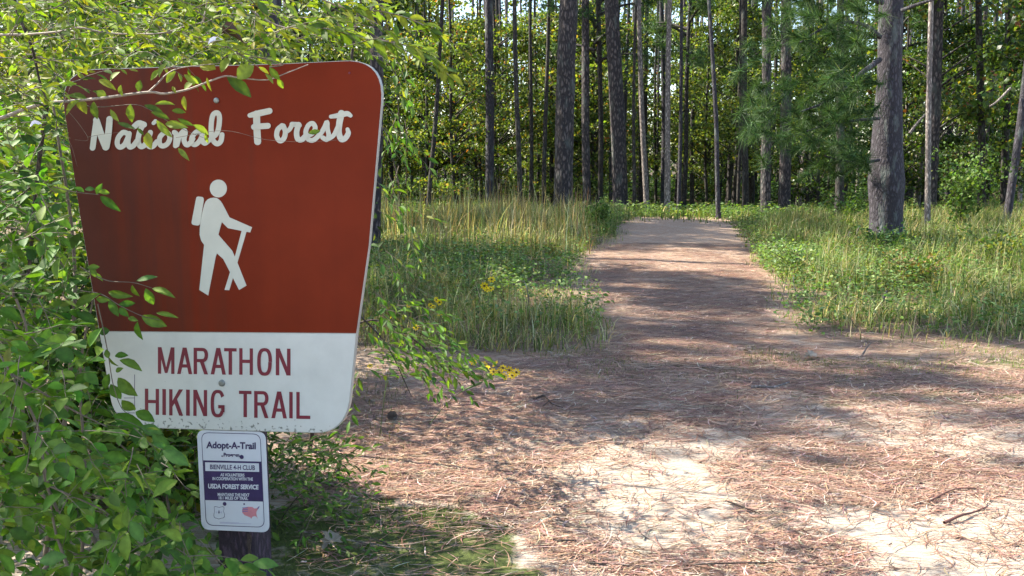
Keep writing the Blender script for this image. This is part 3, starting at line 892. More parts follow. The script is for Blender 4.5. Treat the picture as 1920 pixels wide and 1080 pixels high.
x, y = sample_area(3800, -30, 40, 43, 66, lambda x, y: (np.abs(x) < .62 * y) * 1.0, 28)
weeds("undergrowth", x, y, 1.5, .17, [W1, W3, GREEN, DKG], [1, 3, 3, 2], "darker undergrowth deep in the forest behind the trunks", 43, 22)
x, y = sample_area(3400, -14, 24, 24, 44, lambda x, y: (np.abs(x) < .62 * y) * 1.0 * patch(x, y, .5), 27)
weeds("undergrowth", x, y, .5, .10, [W1, W2, W3, LIME, YEL], [3, 2, 3, 2, .7], "leafy undergrowth at the feet of the forest trunks", 42, 18)

# single bushes one can tell apart
def bush(name, px, Y, h, w, n, size, cols, label, seed, white=False):
    r = np.random.default_rng(seed)
    B = at(px, 400, Y); B[2] = gz(B[0], Y)
    root = thing(name, B, label, "bush")
    st = []; P = []; D = []
    for i in range(12):
        a = r.random() * 6.283; L = h * r.uniform(.6, 1.05); o = w * r.uniform(.15, .5)
        e = np.array([math.cos(a) * o, math.sin(a) * o, L]); m_ = e * np.array([.35, .35, .55])
        c = catmull([np.zeros(3) - np.array([0, 0, .05]), m_, e], 5)
        st.append(tube(c, np.linspace(.008, .002, len(c)), 4))
        for t in r.uniform(.25, 1, n // 12):
            P.append(c[int(t * (len(c) - 1))] + r.normal(size=3) * .06 * w); D.append(e / L + r.normal(size=3) * .9)
    P = np.array(P); D = np.array(D); m = len(P)
    s = join(st); obj("stem", mesh_np("stem", s[0], s[1], None, DTWIG), root)
    V, F, C = scatter(MV, MF, P, frames(D, norm(np.array([0, 0, 1.]) + .5 * r.normal(size=(m, 3)))), np.ones((m, 3)) * size * r.uniform(.6, 1.3, (m, 1)), palette(m, cols, None, .2, r))
    obj("foliage", mesh_np("foliage", V, F, C, LEAF), root, kind="stuff")
bush("small_bush", 1122, 19.0, .75, .9, 900, .055, [W1, W2, GREEN], "round leafy bush at the trail's left edge between the two pines", 51)
bush("small_bush", 1660, 14.6, .45, 1.0, 700, .05, [GREEN, W3, (.05, .12, .05)], "dark green feathery bush at the foot of the thick grey trunk", 52)
bush("small_bush", 1800, 19.5, 2.0, 2.3, 1700, .07, [GREEN, W1, LIME], "tall airy bush standing between the streaked pine and the right edge", 53)
bush("small_bush", 1500, 12.0, .5, 1.0, 900, .04, [W1, W2, (.25, .3, .15)], "pale glinting bush at the right verge of the trail", 54)
bush("small_bush", 1590, 21.5, .8, 1.6, 900, .06, [LIME, W1, GREEN], "bright leafy bush beside the short stub trunk", 55)
bush("small_bush", 1880, 12.5, .7, 1.5, 1100, .05, [G1, W3, YEL], "weedy bush with yellowing leaves near the right edge", 56)
bush("small_bush", 1730, 11.0, .45, 1.1, 800, .045, [G1, W3, (.2, .14, .05)], "low weedy bush on the right bank below the pine", 57)

# ------------------------------------------------------------------ pine needle litter near the camera
def litter():
    r = np.random.default_rng(60)
    def keep(x, y):
        px, py, _ = proj(np.stack([x, y, 0 * x], -1))
        inv = (px > 430) & (px < 2000) & (py < 1120)
        n = fbm(x * 1.6, y * 1.6, 4)
        lane = np.exp(-((px - (1250 + (py - 760) * 1.25)) / 90) ** 2) * (py > 750)
        mo = pin_poly(px, py, MOSS) * .45
        return np.clip(smooth(.36, .74, n) * .5 + .2 - .18 * lane - mo - .12 * smooth(780, 900, py), .04, 1) * (1 - .5 * smooth(9, 17, y)) * inv * np.clip(trail_cover(x, y) + .15, 0, 1)
    x, y = sample_area(82000, -2.3, 7.8, 2.7, 17, keep, 61, 1.5)
    n = len(x)
    L = r.uniform(.07, .19, n); a = r.random(n) * 6.283
    a = np.where(r.random(n) < .4, r.normal(size=n) * .35 + .15, a)
    curv = r.normal(size=n) * .5
    w = r.uniform(.0010, .0022, n) * (1 + y / 10)
    z0 = gz(x, y) + r.uniform(.003, .014, n)
    V = np.zeros((n, 8, 3))
    for k, t in enumerate([-.5, -.17, .17, .5]):
        ang = a + curv * t
        cx = x + np.cos(ang) * L * t; cy = y + np.sin(ang) * L * t
        zz = z0 + (r.uniform(0, .005, n) if k in (0, 3) else 0)
        ww = w * (.5 if k in (0, 3) else 1)
        V[:, 2 * k] = np.stack([cx - np.sin(ang) * ww, cy + np.cos(ang) * ww, zz], -1)
        V[:, 2 * k + 1] = np.stack([cx + np.sin(ang) * ww, cy - np.cos(ang) * ww, zz], -1)
    TF = np.array([(0, 1, 3, 2), (2, 3, 5, 4), (4, 5, 7, 6)])
    F = TF[None] + (np.arange(n) * 8)[:, None, None]
    C = palette(n, [(.29, .165, .11), (.40, .26, .18), (.15, .082, .06), (.5, .40, .31), (.27, .165, .13)], [4, 3, 2.6, 1.5, 2.4], .22, r)
    C = np.repeat(C[:, None], 8, 1)
    obj("fallen_needles", mesh_np("fallen_needles", V.reshape(-1, 3), F.reshape(-1, 4), C.reshape(-1, 3), STRAW), kind="stuff",
        label="reddish fallen pine needles matted over the sand", cat="pine needles")
litter()
def chips():
    r = np.random.default_rng(62)
    x, y = sample_area(700, -1.6, 6, 3, 8.5, lambda x, y: trail_cover(x, y) * .9, 63)
    n = len(x)
    T = np.array([(-.5, -.3, 0), (.5, -.35, 0), (.6, .3, .25), (-.4, .4, .3), (0, .1, .45)], float)
    TF = np.array([(0, 1, 4), (1, 2, 4), (2, 3, 4), (3, 0, 4)])
    a = r.random(n) * 6.283
    M = frames(np.stack([np.cos(a), np.sin(a), np.zeros(n)], -1), np.tile([0, 0, 1.], (n, 1)))
    sc = np.stack([r.uniform(.008, .03, n), r.uniform(.006, .014, n), r.uniform(.006, .012, n)], -1)
    V, F, C = scatter(T, TF, np.stack([x, y, gz(x, y) + .004], -1), M, sc, palette(n, [(.06, .035, .025), (.12, .08, .06), (.4, .36, .3), (.2, .1, .05)], [4, 3, .7, 2], .3, r))
    obj("bark_chips", mesh_np("bark_chips", V, F, C, STRAW), kind="stuff", label="small bark chips and scraps scattered over the needles", cat="bark chips")
chips()

# ------------------------------------------------------------------ the sign
YAW = math.radians(10.5)
SP0 = at(420, 460, 3.0)
Sn = np.array([-math.sin(YAW), -math.cos(YAW), 0.0])    # towards the viewer's side
Su = np.array([math.cos(YAW), -math.sin(YAW), 0.0])
def on(px, py, off=0.0):
    """local sign coordinates (x along the board, y out of it is -, z up) of a traced point"""
    d = ray(px, py)
    t = ((SP0 - CAM) @ Sn + 0.0) / (d @ Sn)
    P = CAM + d * t - SP0
    return np.array([P @ Su, -off, P[2]])
sign_rot = (0, 0, -YAW)
post_base = np.array([on(441, 1080)[0], 0, 0])
SPz0 = -SP0[2]

def plate(name, poly, off, thick, matl, parent, extra=None, hole=None):
    """polygon in sign coordinates (x,z) -> plate with its face at -off and its back thick behind"""
    P = [Vector((p[0], p[2], 0)) for p in poly]
    tri = tessellate_polygon([P])
    n = len(poly)
    V = [(p[0], -off, p[2]) for p in poly] + [(p[0], -off + thick, p[2]) for p in poly]
    F = []
    for t in tri:
        a, b, c = [Vector((poly[i][0], poly[i][2])) for i in t]
        cr = (b.x - a.x) * (c.y - a.y) - (b.y - a.y) * (c.x - a.x)
        t = tuple(t) if cr > 0 else (t[0], t[2], t[1])
        F.append(t); F.append((t[0] + n, t[2] + n, t[1] + n))
    me = bpy.data.meshes.new(name)
    F2 = [tuple(f) for f in F] + [(i, (i + 1) % n, (i + 1) % n + n, i + n) for i in range(n)]
    me.from_pydata(V, [], F2); me.update()
    me.materials.append(matl)
    return obj(name, me, parent)

def poly_px(pts, smooth_idx=None):
    return [on(*p) for p in pts]

sign = thing("trail_sign", (SP0[0], SP0[1], float(gz(SP0[0], SP0[1])) - .1), "large red and white board with a white hiker symbol, on a dark post", "sign")
sign.rotation_euler = sign_rot
face = obj("board", None, sign)   # replaced below
bpy.data.objects.remove(face)
dz = SP0[2] - sign.location.z
def sp(o):
    o.location.z += dz; return o
def arc(p0, p1, p2, n=8):
    p0, p1, p2 = map(np.array, (p0, p1, p2))
    return [tuple((1 - t) ** 2 * p0 + 2 * t * (1 - t) * p1 + t * t * p2) for t in np.linspace(0, 1, n)]
TOPL = arc((121, 205), (110, 128), (195, 130), 9)
TOPR = arc((640, 115), (722, 108), (714, 195), 10)
red_pts = TOPL + [(330, 126), (515, 121)] + TOPR + [(691, 460), (667.5, 624.5), (187, 620.5), (150, 400)]
BR = arc((656.5, 735), (652, 812), (590, 810.5), 10)
BL = arc((275, 801), (216, 795), (208, 745), 9)
white_pts = [(187.2, 622), (667.3, 626)] + BR + [(430, 806)] + BL
shell_pts = [(a + (1.6 if a > 420 else -1.2), b + (1.5 if b > 460 else -1.2)) for a, b in TOPL + [(330, 126), (515, 121)] + TOPR + [(691, 460), (667.5, 625)] + BR + [(430, 806)] + BL + [(187, 621), (150, 400)]]
sp(plate("backing_board", poly_px(shell_pts), -.0015, .016, METAL, sign))
sp(plate("red_panel", poly_px(red_pts), .001, .002, RED, sign))
sp(plate("white_panel", poly_px(white_pts), .001, .002, WHITE, sign))

def ribbon(pts_px, wpx, off, n=6):
    P = catmull(pts_px, n) if len(pts_px) > 2 else np.array(pts_px, float)
    if len(P) == 2: P = np.array([P[0] + (P[1] - P[0]) * t for t in np.linspace(0, 1, 5)])
    t = norm(np.gradient(P, axis=0)); nrm = np.stack([-t[:, 1], t[:, 0]], -1)
    m = len(P); w = np.full(m, wpx / 2.0) if np.isscalar(wpx) else np.interp(np.linspace(0, 1, m), np.linspace(0, 1, len(wpx)), np.array(wpx) / 2.0)
    V = []; F = []
    for i in range(m):
        o = off + .0006 * i / m
        a = P[i] + nrm[i] * w[i]; b = P[i] - nrm[i] * w[i]
        V += [on(a[0], a[1], o), on(b[0], b[1], o)]
    F = [(2 * i, 2 * i + 1, 2 * i + 3, 2 * i + 2) for i in range(m - 1)]
    for c, o, ww in ((P[0], off + .0008, w[0]), (P[-1], off + .0010, w[-1])):
        k = len(V)
        for q in range(14):
            an = q * 2 * math.pi / 14
            V.append(on(c[0] + ww * math.cos(an), c[1] + ww * math.sin(an), o))
        F.append(tuple(range(k, k + 14)))
    return V, F
def script_letter(name, strokes, sc, org, parent, matl):
    V = []; F = []; o = .0018
    for pts, w in strokes:
        pp = [(org[0] + a / sc, org[1] + b / sc) for a, b in pts]
        w2 = w / sc if np.isscalar(w) else [q / sc for q in w]
        v, f = ribbon(pp, w2, o); o += .0011
        F += [tuple(i + len(V) for i in q) for q in f]; V += v
    me = bpy.data.meshes.new(name); me.from_pydata([tuple(v) for v in V], [], F); me.update(); me.materials.append(matl)
    return sp(obj(name, me, parent))
A_ = (6.857, (160, 190)); B_ = (8.0, (440, 180))
SCRIPT = [
 ([([(148, 235), (122, 420), (100, 598)], 74), ([(150, 245), (205, 420), (272, 585)], (84, 92, 96)), ([(322, 230), (305, 420), (278, 585)], (82, 86, 90))], A_),
 ([([(548, 415), (490, 400), (430, 465), (415, 545), (450, 590), (510, 555), (560, 450)], 66), ([(572, 415), (555, 520), (575, 585), (625, 570), (675, 505)], 66)], A_),
 ([([(745, 300), (700, 400), (683, 510), (715, 580), (765, 565), (800, 510)], 68), ([(640, 322), (695, 280), (765, 300)], 74)], A_),
 ([([(842, 400), (815, 490), (815, 570), (870, 580), (925, 520)], 66), ([(885, 280), (910, 255)], 52)], A_),
 ([([(1010, 405), (962, 465), (960, 545), (1000, 575), (1060, 545), (1092, 470), (1062, 405), (1010, 405)], 64)], A_),
 ([([(1150, 400), (1172, 430), (1165, 570)], 66), ([(1185, 560), (1215, 450), (1275, 380), (1290, 410), (1275, 500), (1310, 560), (1360, 530), (1390, 480)], 66)], A_),
 ([([(1490, 395), (1430, 395), (1375, 465), (1375, 535), (1420, 555), (1480, 500), (1520, 400)], 64), ([(1525, 405), (1505, 490), (1540, 540), (1600, 500)], 62)], A_),
 ([([(1620, 480), (1700, 400), (1728, 250), (1718, 165), (1680, 148), (1640, 190), (1622, 320), (1632, 470), (1690, 545), (1745, 515), (1762, 430)], 66)], A_),
 ([([(332, 270), (338, 480), (350, 685)], 105), ([(235, 292), (330, 270), (530, 225)], (70, 95, 92)), ([(300, 465), (400, 455), (508, 448)], 88)], B_),
 ([([(715, 445), (650, 505), (635, 600), (680, 672), (740, 640), (765, 540), (735, 450)], 76), ([(765, 545), (830, 500), (870, 425)], 66)], B_),
 ([([(865, 425), (965, 432), (975, 440)], 76), ([(965, 430), (935, 540), (950, 640), (1010, 655), (1070, 600)], 82)], B_),
 ([([(1085, 600), (1170, 560), (1212, 480), (1175, 412), (1110, 440), (1070, 540), (1100, 640), (1170, 665), (1240, 620), (1290, 560)], 72)], B_),
 ([([(1300, 560), (1350, 470), (1388, 390), (1395, 490), (1415, 590), (1385, 655), (1325, 625)], 70), ([(1400, 650), (1490, 590), (1550, 470)], 66)], B_),
 ([([(1605, 260), (1575, 400), (1565, 540), (1600, 645), (1660, 635), (1708, 560), (1697, 500)], (100, 96, 90, 88, 84, 78, 60)), ([(1450, 310), (1580, 290), (1690, 265), (1745, 295)], (60, 80, 80, 60))], B_),
]
for st, (sc, org) in SCRIPT:
    script_letter("letter", st, sc, org, sign, LETTER_W)

# block letters
def glyph(ch):
    s = .24; v = .125
    R = []
    q = lambda *p: R.append(list(p))
    rect = lambda a, b, c, d: q((a, b), (c, b), (c, d), (a, d))
    def ring(pts_out, pts_in):
        for i in range(len(pts_out) - 1):
            q(pts_out[i], pts_out[i + 1], pts_in[i + 1], pts_in[i])
    def se(cx, cy, rx, ry, a0, a1, n=22, e=2.6):
        out = []
        for k in range(n + 1):
            a = math.radians(a0 + (a1 - a0) * k / n); c, s_ = math.cos(a), math.sin(a)
            out.append((cx + rx * math.copysign(abs(c) ** (2 / e), c), cy - ry * math.copysign(abs(s_) ** (2 / e), s_)))
        return out
    if ch == 'H': rect(0, 0, s, 1); rect(1 - s, 0, 1, 1); rect(s, .43, 1 - s, .43 + v)
    elif ch == 'I': rect(0, 0, 1, 1)
    elif ch == 'T': rect(0, 0, 1, v); rect(.36, v, .64, 1)
    elif ch == 'L': rect(0, 0, s, 1 - v); rect(0, 1 - v, 1, 1)
    elif ch == 'N': rect(0, 0, s, 1); rect(1 - s, 0, 1, 1); q((s * .8, 0), (s * 1.15, 0), (1 - s * .8, 1), (1 - s * 1.15, 1)); q((0, 0), (s * 1.1, 0), (1, 1), (1 - s * 1.1, 1))
    elif ch == 'M': rect(0, 0, .2, 1); rect(.8, 0, 1, 1); q((0, 0), (.22, 0), (.58, .97), (.42, .97)); q((.78, 0), (1, 0), (.58, .97), (.42, .97))
    elif ch == 'A': q((.37, 0), (.6, 0), (.24, 1), (0, 1)); q((.4, 0), (.63, 0), (1, 1), (.76, 1)); rect(.24, .63, .76, .63 + v)
    elif ch == 'K': rect(0, 0, s, 1); q((.70, 0), (1, 0), (.2, .70), (.2, .47)); q((.36, .5), (.56, .36), (1, 1), (.71, 1))
    elif ch == 'R':
        rect(0, 0, s, 1); rect(s, 0, .6, v); rect(s, .42, .6, .42 + v)
        ring(se(.6, .272, .40, .272, 90, -90, 14, 2.3), se(.6, .272, .16, .272 - v, 90, -90, 14, 2.3)); q((.42, .5), (.68, .48), (1, 1), (.74, 1))
    elif ch == 'O': ring(se(.5, .5, .5, .515, 0, 360, 36), se(.5, .5, .5 - s, .515 - v, 0, 360, 36))
    elif ch == 'G':
        ring(se(.5, .5, .5, .515, 28, 325, 30), se(.5, .5, .5 - s, .515 - v, 28, 325, 30)); rect(1 - s, .55, 1, .82); rect(.55, .55, 1 - s, .55 + v)
    return R
Z7 = 3.6923
WORDS = [('M', 467, 582, 188, 372), ('A', 600, 705, 190, 374), ('R', 714, 815, 192, 375), ('A', 832, 938, 193, 377), ('T', 925, 1012, 194, 378), ('H', 1030, 1125, 195, 379), ('O', 1155, 1257, 196, 382), ('N', 1283, 1385, 197, 383),
         ('H', 377, 475, 475, 655), ('I', 498, 523, 477, 657), ('K', 545, 642, 479, 661), ('I', 662, 688, 481, 662), ('N', 712, 808, 483, 664), ('G', 833, 930, 485, 670),
         ('T', 1028, 1115, 489, 672), ('R', 1133, 1233, 491, 677), ('A', 1252, 1360, 494, 680), ('I', 1376, 1400, 497, 680), ('L', 1425, 1522, 498, 684)]
for ch, x0, x1, y0, y1 in WORDS:
    V = []; F = []
    for k, poly in enumerate(glyph(ch)):
        b = len(V)
        for (u, v) in poly:
            V.append(on(170 + (x0 + (x1 - x0) * u) / Z7, 600 + (y0 + (y1 - y0) * v + (u - .5) * 2) / Z7, .0016 + .00006 * k))
        F.append(tuple(range(b, b + len(poly))))
    me = bpy.data.meshes.new("letter"); me.from_pydata([tuple(v) for v in V], [], F); me.update(); me.materials.append(LETTER_R)
    sp(obj("letter", me, sign))

# hiker symbol
Hs = lambda pts: [(340 + a / 4.319, 320 + b / 4.319) for a, b in pts]
body = [(265, 218), (285, 220), (303, 230), (320, 246), (335, 268), (360, 315), (392, 378), (575, 458), (560, 500), (490, 487), (380, 465), (330, 415), (302, 518), (415, 650), (432, 690), (456, 745), (530, 930),
        (470, 965), (400, 828), (342, 715), (290, 668), (280, 700), (220, 1010), (148, 965), (187, 600), (163, 565), (151, 520), (152, 470), (160, 400), (172, 340), (187, 280), (198, 252), (215, 233), (240, 221)]
cane = [(492, 480), (532, 485), (456, 745), (390, 968), (352, 965), (395, 825), (440, 680)]
pack = arc((122, 225), (124, 209), (140, 209), 4) + arc((168, 212), (187, 216), (184, 242), 5) + arc((155, 425), (150, 446), (132, 444), 4) + arc((105, 440), (82, 436), (86, 412), 5)
head = [(302 + 69 * math.cos(a), 144 + 72 * math.sin(a)) for a in np.linspace(0, 2 * math.pi, 36, endpoint=False)]
hiker = obj("hiker_symbol", None, sign)
for nm, pts, off in (("figure", body, .0024), ("cane", cane, .0019), ("backpack", pack, .0022), ("head", head, .0022)):
    sp(plate(nm, poly_px(Hs(pts)), off, off - .0012, LETTER_W, hiker))

def disc(name, px, py, rpx, off, th, matl, parent, dome=True):
    c = on(px, py); e = on(px + rpx, py); rr = abs(e[0] - c[0])
    V = []; F = []; n = 16
    for k, (q, o) in enumerate(((1, 0), (.95, th * .7), (.6, th))):
        for i in range(n):
            a = i * 2 * math.pi / n; V.append((c[0] + rr * q * math.cos(a), -off - o, c[2] + rr * q * math.sin(a)))
    V.append((c[0], -off - th * 1.05, c[2]))
    for k in range(2):
        for i in range(n): F.append((k * n + i, k * n + (i + 1) % n, (k + 1) * n + (i + 1) % n, (k + 1) * n + i))
    for i in range(n): F.append((2 * n + i, 2 * n + (i + 1) % n, 3 * n))
    me = bpy.data.meshes.new(name); me.from_pydata(V, [], F); me.update(); me.materials.append(matl)
    return sp(obj(name, me, parent))
disc("bolt", 416.5, 718, 6.0, .001, .006, BOLT, sign)
disc("bolt", 406.5, 188.5, 5.0, .001, .006, BOLT, sign)
disc("screw", 655.5, 137, 2.2, .001, .002, LETTER_R, sign)
# outline of a removed sticker low on the left
for a, b, c, d in ((252.3, 702, 253.3, 770), (218, 773.5, 253, 774.6), (233, 745.5, 253, 746.5)):
    sp(plate("sticker_outline", poly_px([(a, b), (c, b), (c, d), (a, d)]), .0014, .0003, S_DARK, sign))

# post
pc = on(435, 960)[0]
hw = .07
c5 = .012
def box(name, x0, x1, y0, y1, z0, z1, ch, matl, parent):
    pr = [(x0 + ch, y0), (x1 - ch, y0), (x1, y0 + ch), (x1, y1 - ch), (x1 - ch, y1), (x0 + ch, y1), (x0, y1 - ch), (x0, y0 + ch)]
    zs = np.linspace(z0, z1, 30)
    V = [(a + .0012 * math.sin(z * 9 + a * 50), b, z) for z in zs for a, b in pr]
    F = [(k * 8 + i, k * 8 + (i + 1) % 8, (k + 1) * 8 + (i + 1) % 8, (k + 1) * 8 + i) for k in range(29) for i in range(8)]
    F += [tuple(range(7, -1, -1)), tuple(29 * 8 + i for i in range(8))]
    me = bpy.data.meshes.new(name); me.from_pydata(V, [], F); me.update(); me.materials.append(matl)
    return obj(name, me, parent)
post = box("post", pc - hw, pc + hw, .0181, .158, -.35, dz + on(420, 150)[2], .006, POST_W, sign)
# split and worn edge strip of the post
ex = pc + hw
sp(plate("worn_edge", [np.array([ex - .026 + .003 * math.sin(k * 2.1), 0, z]) for k, z in enumerate(np.linspace(on(450, 1130)[2], on(450, 1003)[2], 14))] +
         [np.array([ex - .010 + .003 * math.sin(k * 1.7), 0, z]) for k, z in enumerate(np.linspace(on(450, 1003)[2], on(450, 1130)[2], 14))], -.0171, .0008, POST_L, sign))

# ------------------------------------------------------------------ small sign plate
small = thing("adopt_a_trail_sign", (SP0[0], SP0[1], sign.location.z), "small white and dark Adopt-A-Trail plate screwed to the post under the big board", "sign")
small.rotation_euler = sign_rot
B0 = .004
zpx = lambda x, y: (350 + x / 4.911, 790 + y / 4.909)
def zpoly(pts): return [on(*zpx(a, b)) for a, b in pts]
def rrect(TLp, TRp, BRp, BLp, r_):
    P = [np.array(p, float) for p in (TLp, TRp, BRp, BLp)]; out = []
    for i in range(4):
        a, b, c = P[i - 1], P[i], P[(i + 1) % 4]
        u = (a - b) / np.linalg.norm(a - b); w = (c - b) / np.linalg.norm(c - b)
        out += arc(tuple(b + u * r_), tuple(b), tuple(b + w * r_), 7)
    return out
# the plate sits on the post face: move everything back behind the board's face plane
outer = rrect((88, 82), (718, 100), (758, 1028), (132, 1000), 75)
sp(plate("plate", zpoly(outer), B0, .0025, S_WHITE, small))
inner_o = rrect((128, 103), (675, 118), (715, 982), (172, 962), 70); inner_i = rrect((133, 109), (670, 124), (709, 976), (178, 956), 66)
def ringplate(name, o_, i_, off, matl, parent):
    n = len(o_); V = [on(*zpx(*p), off) for p in o_] + [on(*zpx(*p), off) for p in i_]
    F = [(i, (i + 1) % n, (i + 1) % n + n, i + n) for i in range(n)]
    me = bpy.data.meshes.new(name); me.from_pydata([tuple(v) for v in V], [], F); me.update(); me.materials.append(matl)
    return sp(obj(name, me, parent))
ringplate("border_line", inner_o, inner_i, B0 + .0004, S_DARK, small)
sp(plate("dark_band", zpoly([(148, 362), (684, 374), (700, 742), (166, 728)]), B0 + .0007, .0003, S_DARK, small))
sp(plate("name_strip", zpoly([(165, 380), (661, 390), (664, 468), (168, 459)]), B0 + .0010, .0003, S_WHITE, small))

def text(s, p0, p1, hpx, off, matl, parent, name="lettering", bold=.02):
    cu = bpy.data.curves.new("t", 'FONT'); cu.body = s; cu.offset = bold
    to = bpy.data.objects.new("t", cu); COL.objects.link(to)
    bpy.context.view_layer.update()
    dg = bpy.context.evaluated_depsgraph_get()
    me0 = bpy.data.meshes.new_from_object(to.evaluated_get(dg))
    V = np.array([v.co[:] for v in me0.vertices]); F = [tuple(p.vertices) for p in me0.polygons]
    bpy.data.objects.remove(to)
    x0, x1 = V[:, 0].min(), V[:, 0].max(); 
    a = np.array(p0, float); b = np.array(p1, float)
    out = []
    for v in V:
        u = (v[0] - x0) / (x1 - x0)
        q = a + (b - a) * u
        out.append(on(*zpx(q[0], q[1] - v[1] / .73 * hpx), off))
    me = bpy.data.meshes.new(name); me.from_pydata([tuple(v) for v in out], [], F); me.update(); me.materials.append(matl)
    return sp(obj(name, me, parent))
o1 = B0 + .0005
text("Adopt-A-Trail", (175, 248), (632, 258), 62, o1, S_DARK, small, bold=.035)
text("Program", (335, 326), (482, 330), 34, o1, S_DARK, small, bold=.05)
text("BIENVILLE 4-H CLUB", (212, 442), (626, 450), 44, B0 + .0015, S_DARK, small, bold=.02)
text("AS VOLUNTEERS", (306, 507), (528, 511), 28, B0 + .0012, S_WHITE, small, bold=.03)
text("IN COOPERATION WITH THE", (234, 542), (606, 548), 28, B0 + .0012, S_WHITE, small, bold=.03)
text("USDA FOREST SERVICE", (194, 618), (658, 628), 42, B0 + .0012, S_WHITE, small, bold=.04)
text("MAINTAINS THE NEXT", (282, 688), (574, 694), 28, B0 + .0012, S_WHITE, small, bold=.03)
text("18.1 MILES OF TRAIL", (292, 720), (562, 726), 28, B0 + .0012, S_WHITE, small, bold=.03)
for x_, y_, rr in ((502, 331, 19), (345, 763, 17)):
    p = zpx(x_, y_); disc("screw", p[0], p[1], rr / 4.911, B0 + .0004, .002, S_DARK, small)
for x_, y_, rr in ((322, 324, 7), (525, 765, 8)):
    p = zpx(x_, y_); disc("screw_hole", p[0], p[1], rr / 4.911, B0 + .0004, .0006, S_DARK, small)
shield = arc((248, 800), (240, 785), (262, 786), 3) + [(295, 794)] + arc((325, 787), (345, 785), (342, 803), 3) + [(336, 830), (347, 862)] + arc((344, 885), (338, 897), (315, 897), 3) + [(292, 905), (268, 897)] + arc((262, 897), (243, 893), (243, 870), 3) + [(250, 830)]
cxs, cys = 294, 845
ringplate("shield_emblem", shield, [(cxs + (a - cxs) * .93, cys + (b - cys) * .93) for a, b in shield], o1, S_DARK, small)
sp(plate("tree_emblem", zpoly([(293, 818), (300, 846), (295, 846), (295, 856), (290, 856), (290, 846), (285, 846)]), o1, .0003, S_DARK, small))
text("U", (266, 848), (276, 848), 16, o1, S_GREY, small); text("S", (308, 849), (318, 849), 16, o1, S_GREY, small)
usa = [(515, 800), (560, 790), (600, 792), (618, 806), (640, 805), (655, 790), (664, 782), (655, 808), (640, 830), (636, 850), (640, 872), (652, 900), (636, 880), (620, 876), (600, 882), (592, 900), (580, 888), (556, 878), (530, 868), (508, 845), (506, 820)]
sp(plate("map_emblem", zpoly(usa), o1, .0003, S_PINK, small))
for k in range(3):
    sp(plate("map_stripe", zpoly([(508, 797 + 16 * k), (560, 795 + 16 * k), (560, 801 + 16 * k), (508, 804 + 16 * k)]), o1 + .0003, .0002, S_BLUE, small))
sp(plate("map_coast", zpoly([(648, 800), (668, 780), (662, 800), (650, 815)]), o1 + .0003, .0002, S_BLUE, small))
sp(plate("fine_print", zpoly([(300, 938), (590, 946), (590, 949), (300, 942)]), o1, .0002, S_GREY, small))
sp(plate("fine_print", zpoly([(300, 930), (480, 935), (480, 937), (300, 933)]), o1, .0002, S_GREY, small))
# the plate hangs below the big board but slightly behind its face
small.location = (small.location.x - Sn[0] * 0.008, small.location.y - Sn[1] * 0.008, small.location.z)

# ------------------------------------------------------------------ near foliage
PAL_SHRUB = [(.07, .16, .018), (.10, .20, .025), (.045, .11, .015), (.14, .22, .03), (.08, .17, .035), (.085, .19, .022), (.12, .2, .03)]
PAL_TOP = [(.11, .17, .02), (.17, .24, .025), (.25, .27, .03), (.07, .12, .02), (.20, .26, .04)]
def leaf_meshes(pal, tag_):
    out = []
    rr = np.random.default_rng(len(tag_))
    for i, c in enumerate(pal):
        V, F = near_leaf(rr.uniform(.05, .28), rr.uniform(.08, .4))
        out.append(mesh_np("leaf", V, F, np.repeat(np.array([c]), len(V), 0) * MID, LEAF, True))
    return out
LM_S = leaf_meshes(PAL_SHRUB, "a"); LM_T = leaf_meshes(PAL_TOP, "bb")

SIGNPOLY = [(124, 190), (150, 400), (187, 620), (206, 745), (225, 785), (275, 803), (370, 806), (366, 830), (378, 990), (505, 1002), (500, 812), (600, 813), (655, 770), (668, 625), (716, 185), (700, 130), (650, 112), (515, 121), (520, 135), (470, 160), (330, 180), (200, 190)]

